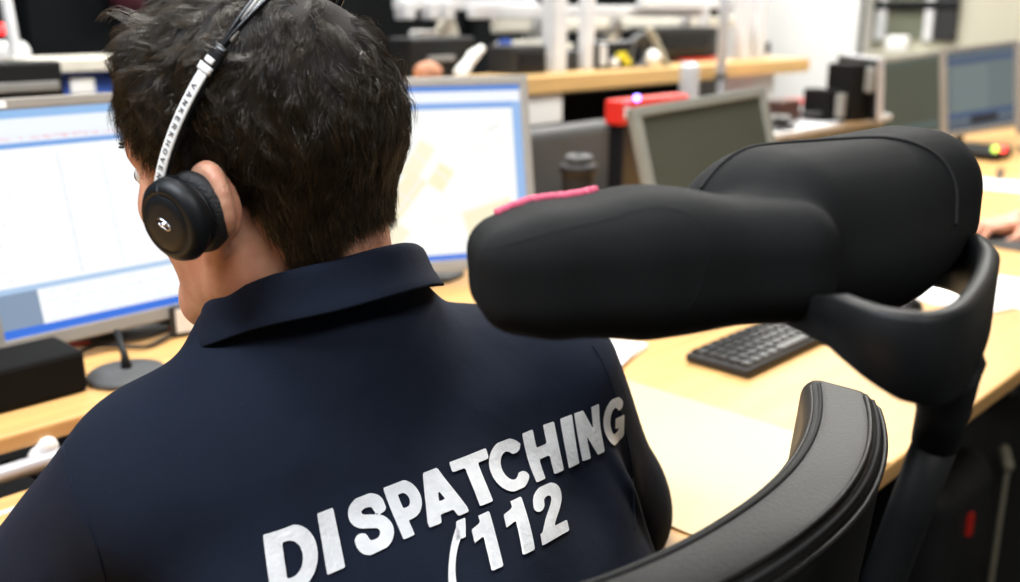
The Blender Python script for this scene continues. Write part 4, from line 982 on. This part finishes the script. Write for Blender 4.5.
tag(simple('lamp', 'led_red', lambda bm: bmesh.ops.create_uvsphere(bm, u_segments=16, v_segments=10, radius=.014, matrix=Matrix.Translation(Vector(on(2, 29, 1, 2.7)))), None, True), 'small red light left of the slanting pole', 'lamp')
tag(simple('lamp', 'led_red', lambda bm: bmesh.ops.create_uvsphere(bm, u_segments=16, v_segments=10, radius=.018, matrix=Matrix.Translation(Vector(on(105, 20, 1, 3.1)))), None, True), 'red indicator light glowing in the dark, left of the hair', 'lamp')
tag(fromfield('jacket', [ell(on(128, -2, 1, 3.02), (.05, .05, .06)), ell(on(122, -22, 1, 3.02), (.06, .05, .08))], .012, 'purple', k=.03), 'dark red jacket hanging in the dark background above the forehead', 'jacket')
# chair back, canister, red crate right of the map monitor
t = thing('office_chair', 'dark grey curved chair back below the counter, right of the map monitor', 'chair')
cb = on(572, 165, 1, 1.75)
fromfield('backrest', [rbox((cb[0]-.03, 1.78, .775), (.215, .03, .19), .028)], .01, 'darkgrey', t)
simple('frame', 'grey', lambda bm: tube(bm, smoothpath([(cb[0]+.165, 1.745, .97), (cb[0]+.185, 1.745, .90), (cb[0]+.19, 1.745, .75), (cb[0]+.17, 1.745, .62)], 6), .010, 10), t, True)
boxo('seat', 'darkgrey', (cb[0], 2.0, .48), (.42, .36, .06), t, .02)
simple('column', 'black', lambda bm: tube(bm, [(cb[0], 1.95, .03), (cb[0], 1.95, .47)], .025, 12), t); simple('back_support', 'black', lambda bm: tube(bm, [(cb[0], 1.96, .46), (cb[0], 1.82, .46), (cb[0], 1.81, .80)], .018, 12), t)
fl = thing('flask', 'dark ribbed flask with a domed lid standing behind the headrest', 'flask')
fb = on(578, 195, 1, 1.36); ft = on(578, 155, 1, 1.36)
zb = .741; H_ = ft[2]-zb
prof = [(0, 0), (.034, 0)]+[(.036 if k % 2 else .033, .006+k*(H_-.045)/18) for k in range(19)]+[(.040, H_-.036), (.042, H_-.024), (.036, H_-.018), (.030, H_-.016)]
simple('body', 'dark', lambda bm: lathe(bm, prof+[(0, H_-.016)], (fb[0], 1.36, zb), 36), fl, True)
simple('lid', 'darkgrey', lambda bm: lathe(bm, [(0, H_-.016), (.030, H_-.016), (.031, H_-.006), (.026, H_), (.010, H_+.002), (.008, H_-.004), (0, H_-.004)], (fb[0], 1.36, zb), 36), fl, True)
simple('lid_knob', 'black', lambda bm: lathe(bm, [(0, H_-.004), (.006, H_-.004), (.006, H_+.006), (0, H_+.007)], (fb[0], 1.36, zb), 16), fl, True)
rc = thing('charger_box', 'red box with a white mark and a blue light, behind the grey-green monitor', 'device')
a, b = on(621, 126, 1, 1.42), on(690, 92, 1, 1.42); zt = on(620, 101, 1, 1.42)[2]
boxo('case', 'red', ((a[0]+b[0])/2, 1.445, (a[2]+zt)/2), (b[0]-a[0], .05, zt-a[2]), rc, .006)
boxo('stand', 'gloss_black', ((a[0]+b[0])/2, 1.445, (a[2]+.741)/2), ((b[0]-a[0])*.9, .045, a[2]-.741), rc, .004)
c = on(628, 113, 1, 1.416); boxo('white_mark', 'paper', (c[0], 1.419, c[2]), (.015, .004, .026), rc, .001)
simple('blue_led', 'lens', lambda bm: bmesh.ops.create_uvsphere(bm, u_segments=16, v_segments=10, radius=.0075, matrix=Matrix.Translation(Vector(on(637, 98, 1, 1.41)))), rc, True)
# clutter between grey monitor and far monitors
tag(boxo('paper_sheet', 'red', on(790, 102, 2, .95), (.20, .10, .01), None, .001, RZ(.2)), 'red sheet on the clutter right of the grey-green monitor', 'paper')
t = thing('shelf_unit', 'low grey unit carrying clutter between the grey-green monitor and the dark monitor', 'shelf')
q = on(800, 118, 2, .90); boxo('top', 'rackpaint', (q[0]-.02, q[1]-.01, .885), (.85, .28, .02), t, .004)
boxo('side', 'grey', (q[0]-.02, q[1]-.01, .438), (.80, .25, .874), t, .004)
def clut(name, m, x, y, s, label, cat, z=.9, rz=.0): 
    p = on(x, y, 2, z); return tag(boxo(name, m, (p[0], p[1], z+s[2]/2+.003), s, None, .004, RZ(rz)), label, cat)
clut('box', 'brown', 781, 122, (.12, .07, .07), 'small dark brown box right of the grey-green monitor', 'box')
clut('paper_stack', 'paper', 783, 132, (.16, .09, .012), 'white paper pile in front of the brown box', 'paper', .88)
clut('paper_stack', 'paper', 812, 112, (.13, .10, .03), 'white paper pile right of the brown box', 'paper', rz=.4)
clut('black_box', 'gloss_black', 778, 141, (.08, .06, .04), 'little black box under the brown box', 'box', .86)
for i, (x, y, mm, lab) in enumerate([(812, 124, 'grey', 'grey tangle of cable on the clutter, nearest the brown box'), (826, 118, 'dark', 'dark tangle of cable beside the edge-on monitor'), (820, 132, 'tan', 'tan tangle of cable low on the clutter')]):
    c = on(x, y, 2, .91); r = random.Random(i)
    P = smoothpath([(c[0]+r.uniform(-.09, .09), q[1]-.01+r.uniform(-.10, .10), .905+r.uniform(0, .035)) for _ in range(9)], 8)
    tag(simple('cable', mm, lambda bm: tube(bm, P, .008, 8), None, True), lab, 'cable')
for (x, y0, y1, w, mm, lab) in [(845, 62, 135, .10, 'matte', 'black device back with cables, left of the pale-edged monitor'), (819, 88, 130, .06, 'matte', 'narrow black device left of the others before the white wall')]:
    p = on(x, y1, 1, 2.2) if False else at(x, y1, 3.45); q2 = at(x, y0, 3.45)
    t = thing('device', lab, 'device'); boxo('case', mm, (p[0], p[1], (q2[2]+.896)/2), (w, .12, q2[2]-.896), t, .008, RZ(-.3)); 
    boxo('bracket', 'grey', (p[0]-.03, p[1]-.085, q2[2]-.05), (.02, .03, .08), t, .004)
ph = thing('telephone', 'black telephone with a green and a red light at the foot of the bluish monitor', 'telephone')
q = on(985, 158, 2, .741); fromfield('base', [rbox((q[0], q[1], .762), (.085, .07, .022), .018)], .006, 'black', ph)
for x, mm, nm in ((995, 'led_green', 'green_light'), (1003, 'led_red', 'red_light')):
    simple(nm, mm, lambda bm: bmesh.ops.create_uvsphere(bm, u_segments=16, v_segments=10, radius=.011, matrix=Matrix.Translation(Vector(at(x, 149, 3.15)))), ph, True)
tag(boxo('paper_sheet', 'paper', on(1008, 186, 2, .7425), (.20, .24, .004), None, 0, RZ(.1)), 'white sheet above the bare hand at the right edge', 'paper')
tag(boxo('cable_channel', 'dark', on(1000, 174, 2, .742), (.26, .02, .004), None, 0, RZ(.3)), 'dark strip across the far desk below the telephone', 'strip')
tag(boxo('mouse_pad', 'dark', on(1000, 238, 2, .742)+np.array((.03, 0, 0)), (.26, .20, .003), None, 0, RZ(-.1)), 'dark pad under the bare hand at the right', 'mouse pad')
# far window in the beige wall
def onp(x, y, u): return on(x, y, 0, u)
w0, w1 = onp(876, 52, 5.9), onp(952, -30, 5.9)
wn = struct(thing('window_2', None, None)) 
boxo('window_pane', 'window', (5.895, (w0[1]+w1[1])/2, 1.55), (.02, abs(w1[1]-w0[1]), .9), wn, 0)
for x, m_, wd in ((880, 'rackpaint', .06), (928, 'rackpaint', .05), (945, 'dark', .12)):
    p = onp(x, 30, 5.87); boxo('window_frame', m_, (5.875, p[1], 1.55), (.03, wd, .92), wn, .003)
p = onp(915, 5, 5.87); boxo('window_frame', 'gloss_black', (5.87, p[1], p[2]), (.03, .50, .045), wn, .003)
pk = onp(898, 44, 5.8)
struct(boxo('trim_2', 'beige', (5.82, (w0[1]+w1[1])/2, pk[2]-.06), (.14, abs(w1[1]-w0[1])+.1, .03), None, .003))
tag(boxo('white_box', 'paper', (5.8, pk[1], pk[2]), (.08, .13, .09), None, .02), 'small white box in front of the window above the olive monitor', 'box')
# under the right desk
bag = thing('backpack', 'dark bag with a red patch standing in the shadow under the desk', 'bag')
bp_ = np.array((2.05, .72, 0)); fromfield('bag_body', [rbox(bp_+np.array((0, 0, .17)), (.15, .10, .165), .06)], .01, 'dark', bag)
q = on(972, 525, 1, .612); boxo('red_patch', 'red', (q[0], .617, max(.05, q[2])), (.02, .012, .05), bag, .002)
q = on(1008, 465, 2, .30); tag(fromfield('cable_plug', [cap(q+np.array((0, 0, .0)), q+np.array((.03, .02, .02)), .012), cap(q, np.array((q[0], q[1], .005)), .006)], .004, 'tan'), 'pale plug hanging in the dark under the desk at the right edge', 'plug')

# ------------------------------------------------------------------ put every thing's Empty at its base
bpy.context.view_layer.update()
for o in list(SC.objects):
    if o.type == 'EMPTY' and o.parent is None and o.location.length == 0 and o.children:
        lo = Vector((9, 9, 9)); hi = -lo; ch = list(o.children_recursive)
        for c in ch:
            if c.type == 'MESH':
                for v in c.bound_box:
                    p = c.matrix_world @ Vector(v); lo = Vector(map(min, lo, p)); hi = Vector(map(max, hi, p))
        b = Vector(((lo.x+hi.x)/2, (lo.y+hi.y)/2, lo.z)); o.location = b
        for c in o.children: c.location -= b

# ------------------------------------------------------------------ light
def area(name, loc, size, e, col=(1, .985, .94), rot=(0, 0, 0)):
    l = bpy.data.lights.new(name, 'AREA'); l.shape = 'RECTANGLE'; l.size, l.size_y = size; l.energy = e; l.color = col
    o = bpy.data.objects.new(name, l); COL.objects.link(o); o.location = loc; o.rotation_euler = rot; return o
area('overhead_light', (1.1, 1.15, 2.72), (1.2, .5), 32)
area('overhead_light', (3.3, 1.3, 2.72), (1.2, .5), 55)
area('overhead_light', (2.2, 3.0, 2.72), (2.0, .5), 55)
area('overhead_light', (4.9, 2.9, 2.72), (.8, 1.6), 50)
area('overhead_light', (-.7, .9, 2.72), (.5, 1.2), 44, (.85, .92, 1))
area('overhead_light', (.1, -.7, 2.72), (1.2, .5), 20, (1, .98, .95))  # no room fixture: fill added behind the camera to brighten the shirt lettering
W = bpy.data.worlds.new('world'); SC.world = W; W.use_nodes = True
W.node_tree.nodes['Background'].inputs[0].default_value = (.75, .85, 1, 1); W.node_tree.nodes['Background'].inputs[1].default_value = .08
SC.view_settings.view_transform = 'Standard'; SC.view_settings.look = 'None'; SC.view_settings.gamma = 1; SC.view_settings.use_curve_mapping = False
SC.view_settings.exposure = .6
